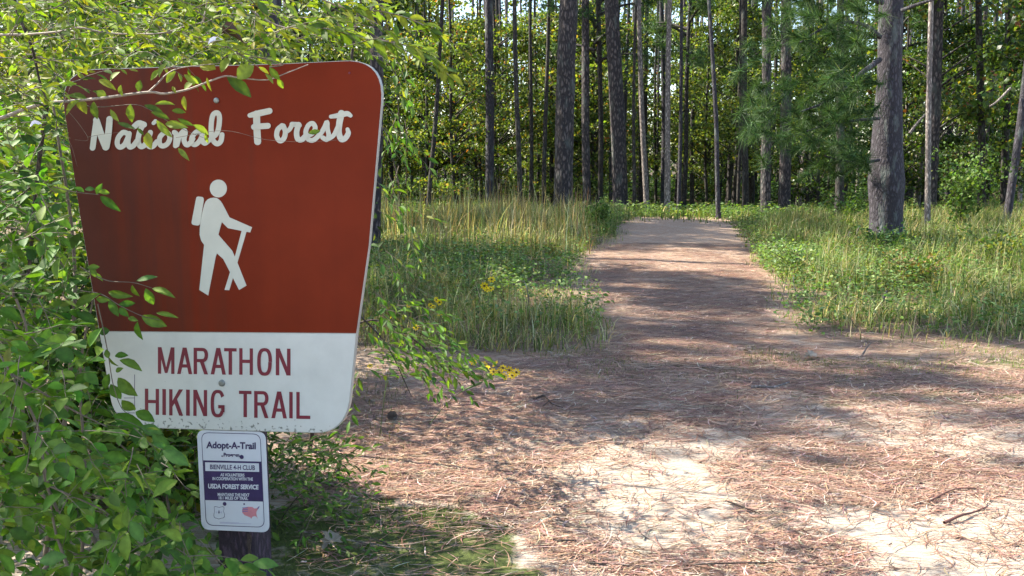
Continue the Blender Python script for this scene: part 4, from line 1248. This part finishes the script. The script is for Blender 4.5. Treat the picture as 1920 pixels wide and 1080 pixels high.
class Foliage:
    def __init__(self, name, loc, label, cat, pal, meshes, twig_mat):
        self.root = thing(name, loc, label, cat); self.loc = np.array(loc, float)
        self.pal = pal; self.meshes = meshes; self.P = []; self.D = []; self.Nn = []; self.L = []; self.W = []; self.tw = []; self.forced = []; self.mat = twig_mat
    def leaf(self, p, d, n, L, W, forced=False):
        self.P.append(p); self.D.append(d); self.Nn.append(n); self.L.append(L); self.W.append(W); self.forced.append(forced)
    def twig(self, pts, r0, r1, n=5, sides=5, named=None, matl=None):
        c = catmull(pts, n); V, F = tube(c - self.loc, np.linspace(r0, r1, len(c)), sides, .25 if named else 0, 1)
        if named: obj(named, mesh_np(named, V, F, None, matl or self.mat, True), self.root)
        else: self.tw.append((V, F))
        return c
    def spray(self, p, d, L, rr, leafL, leafW, gap=.028, droop=.25, r0=.0016, keep=None):
        n = max(3, int(L / gap)); pts = [np.array(p)]; dd = norm(np.array(d, float))
        for i in range(n):
            dd = norm(dd + rr.normal(size=3) * .10 + np.array([0, 0, -droop / n])); pts.append(pts[-1] + dd * L / n)
        pts = np.array(pts)
        if keep is not None:
            a, b, _ = proj(pts)
            if not keep(a, b, pts).all(): return
        V, F = tube(pts - self.loc, np.linspace(r0, r0 * .3, len(pts)), 4)
        self.tw.append((V, F))
        up = np.array([0, 0, 1.0]); side = norm(np.cross(pts[-1] - pts[0], up) + 1e-6)
        for i in range(1, len(pts)):
            t = norm(pts[i] - pts[i - 1])
            s = 1 if i % 2 else -1
            dl = norm(t * .75 + side * s * .75 + rr.normal(size=3) * .3 + np.array([0, 0, -.15]))
            if i == len(pts) - 1: dl = norm(t + rr.normal(size=3) * .15)
            nn = norm(up + rr.normal(size=3) * .45 + np.array([0, -.35, 0]))
            q = rr.uniform(.5, 1.2)
            tip = pts[i] + dl * leafL * q
            if keep is not None:
                a, b, _ = proj(np.array([tip, pts[i]]))
                if not keep(a, b, np.array([tip, pts[i]])).all(): continue
            self.leaf(pts[i] + dl * .004, dl, nn, leafL * q, leafW * q * rr.uniform(.85, 1.1))
    def build(self, nparts=290):
        P = np.array(self.P); D = np.array(self.D); Nn = np.array(self.Nn); L = np.array(self.L); W = np.array(self.W)
        fo = np.array(self.forced)
        px, py, dep = proj(P + D * (L / 2)[:, None])
        inf = (px > -20) & (px < 1940) & (py > -20) & (py < 1100)
        score = np.where(inf, L / dep, -1) + np.where(fo, 10, 0)
        order = np.argsort(-score)
        big = order[:nparts]; rest = order[nparts:]
        M = frames(D, Nn)
        rr = np.random.default_rng(4)
        for i in big:
            m = Matrix.Identity(4)
            sc = (W[i], L[i], L[i])
            for a in range(3):
                for b in range(3): m[a][b] = M[i][a][b] * sc[b]
            m.translation = Vector(P[i] - self.loc)
            o = obj("leaf", self.meshes[int(rr.integers(len(self.meshes)))], self.root)
            o.matrix_local = m
        if len(rest):
            C = palette(len(rest), self.pal, None, .2, rr)
            V, F, CC = scatter(LV if len(rest) < 9000 else MV, LF if len(rest) < 9000 else MF, P[rest] - self.loc, M[rest], np.stack([W[rest] * (1 if len(rest) < 9000 else 1.15), L[rest], L[rest]], -1), C)
            obj("foliage", mesh_np("foliage", V, F, CC, LEAF), self.root, kind="stuff")
        if self.tw:
            s = join(self.tw); obj("twig", mesh_np("twig", s[0], s[1], None, MTWIG), self.root, kind="stuff")
    def traced(self, lst, dep, rr):
        """leaves given by where their base and tip are, at a real distance"""
        for (x0, y0, x1, y1, w) in lst:
            d0 = dep + rr.normal() * .02; d1 = d0 + rr.normal() * .012
            a = at(x0, y0, d0); b = at(x1, y1, d1)
            L = np.linalg.norm(b - a)
            nn = norm(np.array([rr.normal() * .25, -1, .45 + rr.normal() * .3]))
            self.leaf(a, (b - a) / L, nn, L, w / F_PX * dep * 1.12, True)

def outside_sign(a, b, P, margin=0):
    inside = pin_poly(a, b, SIGNPOLY)
    dep = (P - CAM) @ Fv
    return ~inside | (P[:, 1] > 3.3)
def clear_of_panel(a, b, P):
    # keep out of the space the board and post occupy
    q = P - SP0
    u = q @ Su; v = -(q @ Sn)
    inb = (u > -.66) & (u < .58) & (v > -.03) & (v < .2) & (q[:, 2] > -.75) & (q[:, 2] < .8)
    return ~inb

# (1) shrub, left, in front of and beside the sign
rr = np.random.default_rng(70)
shrub = Foliage("leafy_shrub", (-1.75, 2.9, float(gz(-1.75, 2.9))), "dense bright green shrub with rounded leaves crowding the left side of the sign", "shrub", PAL_SHRUB, LM_S, MTWIG)
SHR = [(-120, 240), (118, 225), (150, 420), (190, 640), (215, 760), (262, 815), (365, 830), (372, 980), (410, 1040), (455, 1120), (300, 1180), (-120, 1180)]
kp = lambda a, b, P: outside_sign(a, b, P) & clear_of_panel(a, b, P)
def fill(f, poly, n, d0, d1, L, leafL, leafW, rr, dirf, keep, gap=.03, pw=1.0, droop=.3):
    xs_ = [p[0] for p in poly]; ys_ = [p[1] for p in poly]; c = 0; tries = 0
    while c < n and tries < n * 12:
        tries += 1
        a = rr.uniform(min(xs_), max(xs_)); b = rr.uniform(min(ys_), max(ys_))
        if not pin_poly(np.array([a]), np.array([b]), poly)[0]: continue
        Y = d0 + (d1 - d0) * rr.random() ** pw
        p = at(a, b, Y)
        if p[2] < gz(p[0], p[1]) + .03: continue
        f.spray(p, dirf(rr, a, b), rr.uniform(.6, 1.2) * L, rr, leafL, leafW, gap, droop, keep=keep); c += 1
dshr = lambda rr, a, b: np.array([.6 + rr.normal() * .5, -.3 + rr.normal() * .5, .1 + rr.normal() * .5])
low = [(-120, 560), (200, 600), (215, 760), (262, 815), (365, 830), (372, 980), (410, 1040), (455, 1120), (300, 1180), (-120, 1180)]
fill(shrub, low, 250, 2.15, 2.8, .21, .064, .034, rr, dshr, kp, .03)
fill(shrub, SHR, 330, 2.8, 3.8, .22, .062, .034, rr, dshr, kp, .028)
fill(shrub, [(-120, 240), (118, 225), (190, 640), (-120, 660)], 170, 2.4, 3.4, .2, .055, .027, rr, dshr, kp, .03)
# behind and below the sign
fill(shrub, [(180, 720), (400, 760), (400, 1100), (100, 1100)], 150, 3.3, 4.6, .25, .06, .03, rr, dshr, kp, .03)
dep = 2.72
TR1 = [(159, 355, 177, 353, 10), (181, 364, 190, 345, 10), (184, 361, 208, 359, 11), (188, 368, 224, 395, 14), (158, 360, 140, 350, 9),
 (171, 514, 195, 526, 12), (163, 502, 187, 500, 10), (255, 527, 292, 515, 12), (273, 540, 288, 572, 16), (285, 541, 324, 551, 13), (248, 534, 258, 560, 12), (203, 548, 246, 556, 14),
 (222, 571, 254, 568, 12), (205, 560, 220, 595, 15), (224, 577, 240, 593, 12), (240, 596, 258, 601, 9), (265, 592, 312, 612, 20), (293, 587, 330, 592, 9), (258, 603, 262, 640, 16), (180, 520, 170, 500, 10),
 (140, 581, 185, 548, 18), (142, 585, 181, 604, 18), (215, 668, 240, 665, 12), (224, 675, 266, 693, 16), (205, 670, 219, 690, 10), (203, 672, 199, 655, 10), (217, 697, 230, 690, 9), (221, 708, 255, 743, 22),
 (207, 720, 225, 750, 20), (228, 750, 254, 770, 20), (254, 772, 290, 790, 20), (183, 622, 206, 620, 15), (205, 700, 196, 730, 14),
 (213, 778, 268, 802, 26), (262, 800, 305, 812, 20), (180, 560, 205, 563, 12)]
shrub.traced(TR1, dep, rr)
for pts in ([(100, 350), (140, 360), (185, 365)], [(150, 500), (175, 515), (205, 527), (250, 530), (285, 540)], [(150, 545), (190, 552), (225, 573), (265, 592), (300, 600)],
            [(183, 570), (192, 610), (203, 665), (212, 720), (228, 765), (250, 780)]):
    shrub.twig(np.array([at(a, b, dep) for a, b in pts]), .0022, .001)
base = np.array([-1.75, 2.9, .0])
for pts, Y, r0 in [([(-60, 1200), (110, 1030), (85, 900), (70, 800), (20, 700), (-40, 600)], 2.35, .0055), ([(75, 835), (150, 915), (200, 935), (260, 960)], 2.35, .003),
                   ([(20, 700), (120, 760), (200, 800)], 2.4, .0035), ([(135, 1080), (105, 1000), (90, 910), (78, 840)], 2.33, .0045), ([(90, 910), (180, 950), (205, 965)], 2.33, .003),
                   ([(30, 560), (50, 620), (45, 700), (20, 800)], 2.5, .004), ([(150, 1100), (160, 900), (150, 700), (175, 560)], 3.1, .007), ([(60, 1200), (120, 800), (140, 500), (100, 200)], 3.2, .010),
                   ([(200, 1100), (170, 1000), (60, 900), (40, 700), (20, 500)], 3.0, .009), ([(400, 1100), (330, 1000), (300, 900), (220, 830)], 3.35, .007),
                   ([(-20, 420), (60, 440), (120, 500)], 2.9, .004), ([(-20, 520), (80, 520), (150, 590)], 2.8, .0035)]:
    shrub.twig(np.array([at(a, b, Y) for a, b in pts]), r0, r0 * .45, 6, 7, "branch")
shrub.build()

# (2) overhanging tree branch across the top
over = Foliage("overhanging_branch", (-2.4, 2.9, float(gz(-2.4, 2.9))), "leafy tree branches arching over the top left corner of the sign", "tree", PAL_TOP, LM_T, PALE_TWIG)
main = [(-60, 232), (0, 222), (45, 205), (90, 193), (130, 190), (200, 183), (278, 173), (308, 176), (352, 168), (389, 154), (422, 143), (450, 146), (500, 150), (537, 137), (578, 121)]
over.twig(np.array([at(a, b, 2.62) for a, b in main]), .0056, .0012, 5, 8, "branch")
for pts, Y, r0 in [([(278, 173), (296, 156), (312, 140), (340, 127), (420, 118)], 2.62, .003), ([(-30, 66), (60, 64), (120, 58), (150, 52), (200, 62), (270, 64), (310, 61), (345, 50), (380, 42)], 2.7, .0042),
                   ([(26, -20), (32, 20), (60, 90), (74, 150), (88, 190)], 2.75, .007), ([(88, 190), (70, 330), (40, 600), (-50, 1000)], 2.9, .010), ([(380, 42), (385, 20), (390, -10)], 2.7, .003),
                   ([(430, -10), (520, 48), (600, 52), (680, 70), (760, 85), (810, 110), (850, 150)], 3.4, .004), ([(560, -20), (640, 12), (720, 22), (780, 40), (830, 70)], 3.5, .004),
                   ([(700, -20), (735, 80), (745, 180), (752, 260)], 4.6, .004), ([(60, 160), (110, 175), (170, 200), (250, 196), (280, 205)], 2.66, .002), ([(280, 205), (330, 236), (390, 262)], 2.64, .0012),
                   ([(125, 205), (150, 235), (165, 262), (140, 262)], 2.64, .0009), ([(330, 258), (420, 245), (500, 262), (580, 266), (640, 262)], 2.66, .0008),
                   ([(100, 230), (130, 265), (145, 312)], 2.64, .0009), ([(165, 257), (190, 252), (225, 248)], 2.66, .0008), ([(505, 126), (530, 120), (470, 104), (450, 101)], 2.62, .002)]:
    over.twig(np.array([at(a, b, Y + .0) for a, b in pts]), r0 * .85, r0 * .4, 6, 6, "branch", DTWIG if r0 > .0065 or Y > 4 else MTWIG if r0 < .0025 else None)
TR2 = [(145, 185, 162, 211, 16), (176, 190, 180, 224, 18), (245, 195, 243, 230, 16), (207, 205, 222, 228, 9), (290, 196, 328, 194, 9), (345, 180, 347, 206, 9), (322, 207, 348, 210, 10), (270, 197, 304, 208, 10),
 (283, 210, 318, 222, 12), (220, 230, 252, 240, 8), (257, 240, 270, 253, 8), (293, 225, 322, 258, 12), (310, 232, 350, 238, 14), (333, 222, 362, 236, 9), (362, 234, 392, 252, 12), (277, 248, 281, 278, 16),
 (334, 278, 354, 300, 9), (385, 248, 390, 270, 6), (578, 250, 601, 245, 9), (405, 130, 372, 118, 22), (415, 136, 430, 106, 16), (445, 148, 475, 122, 26), (425, 142, 472, 180, 24), (430, 96, 465, 88, 12),
 (345, 140, 373, 157, 12), (346, 168, 360, 148, 12), (388, 145, 395, 170, 5), (505, 126, 524, 150, 13), (520, 148, 532, 166, 10), (330, 175, 322, 160, 6), (200, 183, 180, 170, 14), (230, 180, 225, 160, 12),
 (150, 187, 120, 215, 12), (260, 172, 262, 150, 12), (225, 135, 205, 150, 14), (185, 150, 215, 165, 12), (300, 130, 280, 148, 10), (330, 135, 310, 155, 12)]
over.traced(TR2, 2.6, rr)
dtop = lambda rr, a, b: np.array([.8 + rr.normal() * .4, -.2 + rr.normal() * .4, .0 + rr.normal() * .35])
TOP = [(-120, -60), (540, -60), (520, 60), (440, 125), (330, 155), (240, 160), (120, 165), (60, 230), (-120, 260)]
TOPB = [(-120, -60), (700, -60), (720, 100), (640, 112), (515, 118), (330, 130), (200, 132), (120, 150), (120, 330), (-120, 330)]
keep_top = lambda a, b, P: (~(pin_poly(a, b, SIGNPOLY) & (b > 165)) | (P[:, 1] > 3.3)) & clear_of_panel(a, b, P) & ((a < 520) | (b < 112) | (P[:, 1] > 3.3))
fill(over, TOP, 170, 2.45, 2.9, .18, .044, .017, rr, dtop, keep_top, .024)
fill(over, TOPB, 330, 3.3, 4.8, .25, .055, .023, rr, dtop, clear_of_panel, .028)
fill(over, [(500, -60), (760, -60), (780, 60), (700, 100), (560, 80)], 26, 3.2, 3.6, .22, .062, .023, rr, lambda r_, a, b: np.array([1, -.2, -.35]) + r_.normal(size=3) * .25, None, .032)
# leaves along the upper right sprays
for P_, Y in (([(560, 50), (620, 55), (680, 70), (760, 85), (810, 110), (850, 150)], 3.4), ([(640, 12), (720, 22), (780, 40), (830, 70)], 3.5)):
    c = catmull(np.array([at(a, b, Y) for a, b in P_]), 4)
    for i in range(len(c) - 1):
        for s in (1, -1):
            dl = norm(norm(c[i + 1] - c[i]) * .8 + np.array([0, 0, -.5 if s > 0 else .15]) + rr.normal(size=3) * .25)
            over.leaf(c[i], dl, norm(np.array([.1, -.8, .7]) + rr.normal(size=3) * .3), rr.uniform(.055, .085), rr.uniform(.022, .03), True)
over.build()

# (3) hanging sprays right of the sign and the sapling behind it
sap = Foliage("willowy_sapling", (-1.7, 4.6, float(gz(-1.7, 4.6))), "slender leafy sapling behind the sign, its twigs hanging out past the right edge", "sapling",
              [(.07, .15, .025), (.10, .19, .03), (.05, .11, .02), (.15, .22, .03)], LM_S, DTWIG)
dh = lambda rr, a, b: np.array([.35 + rr.normal() * .4, rr.normal() * .3, -.7 + rr.normal() * .3])
clear3 = clear_of_panel
fill(sap, [(690, 80), (760, 90), (770, 420), (740, 560), (680, 620), (690, 300)], 28, 3.9, 5.2, .28, .06, .02, rr, dh, clear3, .034)
fill(sap, [(680, 540), (760, 560), (830, 620), (850, 680), (760, 690), (670, 700)], 58, 3.9, 4.7, .26, .06, .021, rr, lambda r_, a, b: np.array([.9, 0, -.35]) + r_.normal(size=3) * .3, clear3, .03)
for pts, Y, r0 in [([(560, 1000), (600, 700), (640, 400), (660, 100), (690, -60)], 4.7, .014), ([(600, 640), (700, 600), (780, 640), (840, 700)], 4.4, .006), ([(640, 560), (720, 640), (770, 740)], 4.2, .005),
                   ([(660, 330), (710, 250), (745, 330), (750, 420)], 4.5, .005), ([(640, 620), (740, 610), (820, 640), (880, 670), (960, 695)], 5.0, .0025)]:
    sap.twig(np.array([at(a, b, Y) for a, b in pts]), r0, r0 * .4, 6, 6, "branch")
sap.build(200)

# (4) low bush at the foot of the post, right side
lowb = Foliage("low_bush", (-.95, 3.6, float(gz(-.95, 3.6))), "low dark leafy bush at the foot of the post, right of the small plate", "bush",
               [(.06, .13, .02), (.04, .09, .015), (.09, .17, .03), (.1, .14, .03)], LM_S, DTWIG)
dl = lambda rr, a, b: np.array([.7 + rr.normal() * .5, rr.normal() * .4, .2 + rr.normal() * .4])
fill(lowb, [(500, 815), (600, 820), (660, 900), (650, 960), (700, 1000), (690, 1040), (560, 1100), (500, 1100)], 105, 3.35, 4.2, .2, .04, .015, rr, dl, clear3, .022)
fill(lowb, [(300, 800), (520, 800), (520, 1080), (380, 1080)], 110, 3.5, 4.5, .22, .045, .018, rr, dl, clear3, .025)
for pts, Y, r0 in [([(505, 1010), (560, 930), (620, 900), (650, 890)], 3.7, .003), ([(520, 1060), (600, 1000), (700, 1010), (760, 1040)], 3.5, .003), ([(500, 900), (560, 860), (640, 870)], 3.8, .003),
                   ([(540, 1080), (560, 1020), (575, 960)], 3.4, .0025), ([(560, 900), (640, 940), (760, 935), (830, 950)], 3.8, .0015)]:
    lowb.twig(np.array([at(a, b, Y) for a, b in pts]), r0, r0 * .5, 6, 5, "branch")
lowb.build(200)

# backing thicket behind the shrub: dark mass with bright chinks
def thicket():
    for k, (x, Y, hh, ww, lab) in enumerate([(-3.6, 4.2, 3.0, 1.1, "tall thicket bush behind the left shrub"), (-2.2, 6.3, 2.6, 1.3, "thicket bush right behind the sign board"),
                                             (-4.6, 6.8, 3.6, 1.9, "high thicket bush at the far left"), (-3.6, 8.8, 3.2, 1.8, "thicket bush farther back behind the sign"), (-6.0, 9.5, 3.8, 2.2, "high thicket bush deep at the left edge"), (-2.5, 4.3, 1.2, .8, "low thicket bush filling the gap behind the left shrub"), (-1.75, 4.1, .75, .6, "low thicket bush behind the post's left side")]):
        r = np.random.default_rng(500 + k); n = 5200
        z = hh * r.random(n) ** .9; a = r.random(n) * 6.283
        rad = ww * (.35 + .65 * np.sin(np.pi * np.clip(z / hh * .8 + .15, 0, 1))) * np.sqrt(r.random(n))
        cl = (fbm(a * 2 + 9 * k, z * 1.8, 3) > .40)
        P = np.stack([np.cos(a) * rad, np.sin(a) * rad, z], -1)[cl]; m = len(P)
        root = thing("thicket_bush", (x, Y, float(gz(x, Y))), lab, "bush")
        V, F, C = scatter(MV, MF, P, frames(r.normal(size=(m, 3)), norm(np.array([0, 0, 1.]) + .6 * r.normal(size=(m, 3)))), np.stack([np.full(m, .035), np.full(m, .07), np.full(m, .07)], -1) * r.uniform(.7, 1.3, (m, 1)),
                          palette(m, [(.05, .1, .015), (.1, .16, .02), (.2, .22, .03), (.04, .08, .015)], None, .2, r))
        obj("foliage", mesh_np("foliage", V, F, C, LEAF), root, kind="stuff")
        st = []
        for i in range(14):
            aa = r.random() * 6.283; e = np.array([math.cos(aa) * ww * .8, math.sin(aa) * ww * .8, hh * r.uniform(.5, 1)])
            c = catmull([np.zeros(3), e * np.array([.3, .3, .5]), e], 6); st.append(tube(c, np.linspace(.014, .003, len(c)), 5))
        s = join(st); obj("stem", mesh_np("stem", s[0], s[1], None, DTWIG), root)
thicket()

# ------------------------------------------------------------------ wildflowers
def flower_mesh():
    V = []; F = []; C = []
    n = 8
    for i in range(n):
        a = i * 2 * math.pi / n; b = a + .3; c = a - .3
        k = len(V)
        V += [(.15 * math.cos(a), .15 * math.sin(a), 0), (.75 * math.cos(c), .75 * math.sin(c), .05), (1 * math.cos(a), 1 * math.sin(a), -.05), (.75 * math.cos(b), .75 * math.sin(b), .05)]
        F += [(k, k + 1, k + 2), (k, k + 2, k + 3)]; C += [(.85, .62, .01)] * 4
    return mesh_np("petals", V, F, np.array(C), PETAL)
FLW = flower_mesh()
nn = 10
cV = [(.26 * math.cos(i * .628), .26 * math.sin(i * .628), .02) for i in range(nn)] + [(0, 0, .2)]
DISK = mesh_np("flower_disk", cV, [(i, (i + 1) % nn, nn) for i in range(nn)], np.tile((.10, .05, .01), (nn + 1, 1)), PETAL)
def flowers(label, Y, spots, basepx, size):
    B = at(basepx[0], basepx[1], Y); gzv = float(gz(B[0], Y)); B[2] = gzv
    root = thing("yellow_wildflower", B, label, "flower")
    mid = np.mean([at(a, b, Y) for a, b in spots], 0) * .8 + B * .2
    for (a, b) in spots:
        p = at(a, b, Y + rr.normal() * .06)
        c = catmull([B, (B + mid) / 2 + np.array([0, 0, .05]), mid, p], 5)
        V, F = tube(c - B, np.linspace(.0022, .001, len(c)), 4)
        obj("stem", mesh_np("stem", V, F, None, GSTEM), root)
        hd = obj("flower_head", FLW, root, tuple(p - B)); hd.scale = (size,) * 3
        hd.rotation_euler = (math.radians(48 + rr.normal() * 16), rr.normal() * .3, rr.normal() * .5)
        d = obj("flower_disk", DISK, hd)
flowers("bunch of yellow flowers nodding over the needles at the clearing's edge", 5.2, [(887, 677), (908, 684), (912, 690), (928, 682), (925, 697), (936, 698), (943, 690), (955, 694), (960, 704), (968, 698), (946, 706)], (800, 700), .027)
flowers("three yellow flowers standing in the grass near the trail", 8.6, [(922, 524), (908, 536), (914, 543), (920, 541)], (925, 610), .042)
flowers("scattered yellow flowers low in the grass nearer the sign", 8.0, [(818, 562), (824, 567), (808, 573), (825, 588), (767, 572), (730, 598), (812, 575)], (790, 640), .032)
flowers("small yellow flowers among the leaves beside the sign's lower corner", 5.0, [(694, 686), (780, 614)], (710, 740), .02)

# ------------------------------------------------------------------ small things on the ground
def gpt(px, py):
    d = ray(px, py); t = -CAM[2] / d[2]; P = CAM + d * t
    for _ in range(3):
        t = (gz(P[0], P[1]) - CAM[2]) / d[2]; P = CAM + d * t
    return P
def pine_cone(px, py, s):
    P = gpt(px, py); V = []; F = []
    r = np.random.default_rng(3)
    for i in range(70):
        k = i / 70; a = i * 2.4; R = math.sin(math.pi * (k * .85 + .12)) * .8
        c, s_ = math.cos(a), math.sin(a); z = k * 1.7
        b = len(V)
        V += [(c * R * .3 - s_ * .12, s_ * R * .3 + c * .12, z), (c * R * .3 + s_ * .12, s_ * R * .3 - c * .12, z), (c * R + s_ * .16, s_ * R - c * .16, z + .22), (c * (R + .12), s_ * (R + .12), z + .32), (c * R - s_ * .16, s_ * R + c * .16, z + .22)]
        F.append((b, b + 1, b + 2, b + 3, b + 4))
    me = bpy.data.meshes.new("pine_cone"); me.from_pydata(V, [], F); me.update(); me.materials.append(flat_mat("cone_scale", (.13, .1, .085), .8, .4, 30))
    o = obj("pine_cone", me, None, (P[0], P[1], P[2] + s * .7), "grey brown pine cone lying on the needles below the sign's right corner", "pine cone")
    o.scale = (s, s, s); o.rotation_euler = (1.4, .2, .6)
pine_cone(730, 787, .038)

def stick(name, pts, r0, matl, lab, cat="twig", lift=.012):
    P = catmull(np.array([gpt(a, b) + np.array([0, 0, lift + .01 * (i % 2)]) for i, (a, b) in enumerate(pts)]), 5)
    V, F = tube(P - P[0], np.linspace(r0, r0 * .4, len(P)), 6, .3, 5)
    obj(name, mesh_np(name, V, F, None, matl, True), None, tuple(P[0]), lab, cat)
stick("fallen_twig", [(1000, 752), (1020, 748), (1035, 760), (1055, 770)], .007, DTWIG, "dark forked twig on the needles left of centre")
stick("fallen_twig", [(1018, 765), (1032, 757), (1050, 752)], .004, DTWIG, "short dark twig crossing the forked twig")
stick("fallen_stick", [(1408, 729), (1425, 730), (1450, 729), (1480, 722)], .012, PALE_BARK, "short stubby stick in the middle of the clearing")
stick("fallen_stick", [(1770, 985), (1800, 975), (1825, 965), (1850, 958)], .008, flat_mat("red_brown_bark", (.14, .06, .045), .8, .3, 20), "reddish brown stick lying at the lower right")
stick("fallen_stick", [(1740, 945), (1790, 925), (1850, 920)], .006, flat_mat("red_brown_bark2", (.17, .08, .055), .8, .3, 20), "thin reddish stick above the other at the lower right")
stick("fallen_twig", [(1365, 945), (1400, 962), (1425, 968)], .005, DTWIG, "dark twig lying on sand right of the mossy patch")
stick("fallen_twig", [(1280, 1065), (1350, 1066), (1480, 1060), (1560, 1068)], .004, DTWIG, "long thin dark twig near the bottom edge")
stick("fallen_twig", [(1040, 1020), (1060, 1022), (1080, 1019)], .006, DTWIG, "tiny dark twig just right of the moss")
stick("fallen_twig", [(1100, 1060), (1120, 1066), (1145, 1068)], .005, DTWIG, "small dark twig at the bottom right of the moss")
stick("fallen_stick", [(590, 905), (620, 918), (650, 925)], .006, DTWIG, "dark stick on the sunlit patch beside the low bush")
stick("fallen_stick", [(560, 1000), (700, 1030), (780, 1035)], .004, PALE_BARK, "long pale stick lying across the dark grass by the post")

def standing_stick(pts, Y, r0, matl, lab):
    P = [at(a, b, Y) for a, b in pts]; P[0][2] = gz(P[0][0], Y)
    P = catmull(np.array(P), 4)
    V, F = tube(P - P[0], np.linspace(r0, r0 * .5, len(P)), 6, .3, 5)
    obj("dead_stick", mesh_np("dead_stick", V, F, None, matl, True), None, tuple(P[0]), lab, "stem")
standing_stick([(1616, 665), (1625, 652), (1634, 642)], 7.1, .009, PALE_BARK, "short pale stick poking up at the front of the right bank")
standing_stick([(1655, 575), (1656, 560), (1664, 545)], 9.3, .022, GREY_BARK, "broken grey stub sticking out of the right bank grass")
standing_stick([(1592, 462), (1590, 445), (1593, 434)], 16, .02, PALE_BARK, "pale pointed stub in front of the thick grey trunk")
standing_stick([(1602, 440), (1609, 430), (1615, 423)], 17.2, .02, PALE_BARK, "leaning pale stub left of the thick grey trunk")
standing_stick([(1590, 548), (1592, 535), (1595, 525)], 10.5, .012, PALE_BARK, "thin pale stub in the middle of the right bank")
standing_stick([(993, 590), (990, 550), (982, 525)], 8.8, .006, PALE_BARK, "pale bent weed stalk on the left bank beside the trail")
standing_stick([(1500, 590), (1490, 540), (1487, 515)], 9.7, .006, PALE_BARK, "tan dead weed stalk at the right verge of the trail")
standing_stick([(1460, 590), (1468, 550), (1475, 520)], 9.5, .006, TWIG, "brown dead weed stalk leaning over the right verge")

DEAD = flat_mat("dead_leaf", (.24, .20, .15), .7, .2, 30, .2)
BRN = flat_mat("brown_dead_leaf", (.07, .035, .025), .6, .2, 30, .2)
def oak_leaf(px, py, s, rot, lab, matl=DEAD, lift=.02, tilt=.3):
    P = gpt(px, py)
    out = [(0, 0), (.12, .1), (.1, .25), (.38, .3), (.2, .42), (.24, .5), (.5, .6), (.26, .68), (.28, .82), (.1, .85), (0, 1)]
    L = out + [(-a, b) for a, b in out[-2:0:-1]]
    V = [(a, b, .18 * abs(a) + .10 * math.sin(b * 5 + a * 4)) for a, b in L] + [(0, .45, -.03)]
    n = len(L); F = [(i, (i + 1) % n, n) for i in range(n)]
    me = bpy.data.meshes.new("dead_leaf"); me.from_pydata(V, [], F); me.update(); me.materials.append(matl)
    o = obj("dead_leaf", me, None, (P[0], P[1], P[2] + lift), lab, "leaf"); o.scale = (s, s, s); o.rotation_euler = (tilt, .15, rot)
oak_leaf(605, 1040, .11, -.5, "pale lobed dead leaf lying in the dark grass by the post", tilt=.5)
oak_leaf(1508, 675, .13, -1.2, "whitish dead leaf where the trail meets the clearing")
oak_leaf(1410, 666, .09, 1.3, "small whitish dead leaf left of a bigger one at the trail's start")
oak_leaf(1035, 668, .09, .8, "pale dead leaf near the tip of the left bank")
oak_leaf(632, 905, .05, .2, "upright small brown leaf against the sunlit needles", BRN, .02, 1.2)
oak_leaf(600, 902, .05, 1.5, "dark curled leaf left of the upright brown leaf", BRN, .015, .3)
oak_leaf(640, 918, .055, 1.2, "dark curled leaf right of the upright brown leaf", BRN, .015, .3)
oak_leaf(700, 755, .05, 2.0, "small pale leaf above the pine cone", DEAD, .01, .2)

# dark curled leaf over the sign's top, and leaves painted white as blown-out highlights
def hanging(name, a, b, Y, L, W, rot, matl, lab, curl=.5, fold=1.2):
    V, F = near_leaf(curl, fold)
    p = at(a, b, Y); q = at(a + math.cos(rot) * 30, b - math.sin(rot) * 30, Y)
    M = frames((q - p)[None], np.array([[.2, -.6, .8]]))[0]
    V = (M @ (V * np.array([W, L, L])).T).T
    obj(name, mesh_np(name, V, F, None, matl, True), None, tuple(p), lab, "leaf")
hanging("dead_leaf", 413, 62, 2.58, .062, .03, math.radians(-2), BRN, "dark curled dead leaf hanging above the sign's top edge")
hanging("glare_white_leaf", 390, 84, 2.57, .045, .022, math.radians(28), flat_mat("painted_leaf_glare", (.8, .78, .85), .5, .1, 30), "leaf painted white as sun glare, just below the dark curled leaf", .2, .5)
hanging("glare_white_leaf", 56, 238, 2.55, .034, .026, math.radians(25), flat_mat("painted_leaf_glare2", (.82, .74, .85), .5, .1, 30), "leaf painted white as sun glare, under the pale branch at the far left", .2, .5)  # blown-out sunlight on an ordinary leaf, put into its whitish colour
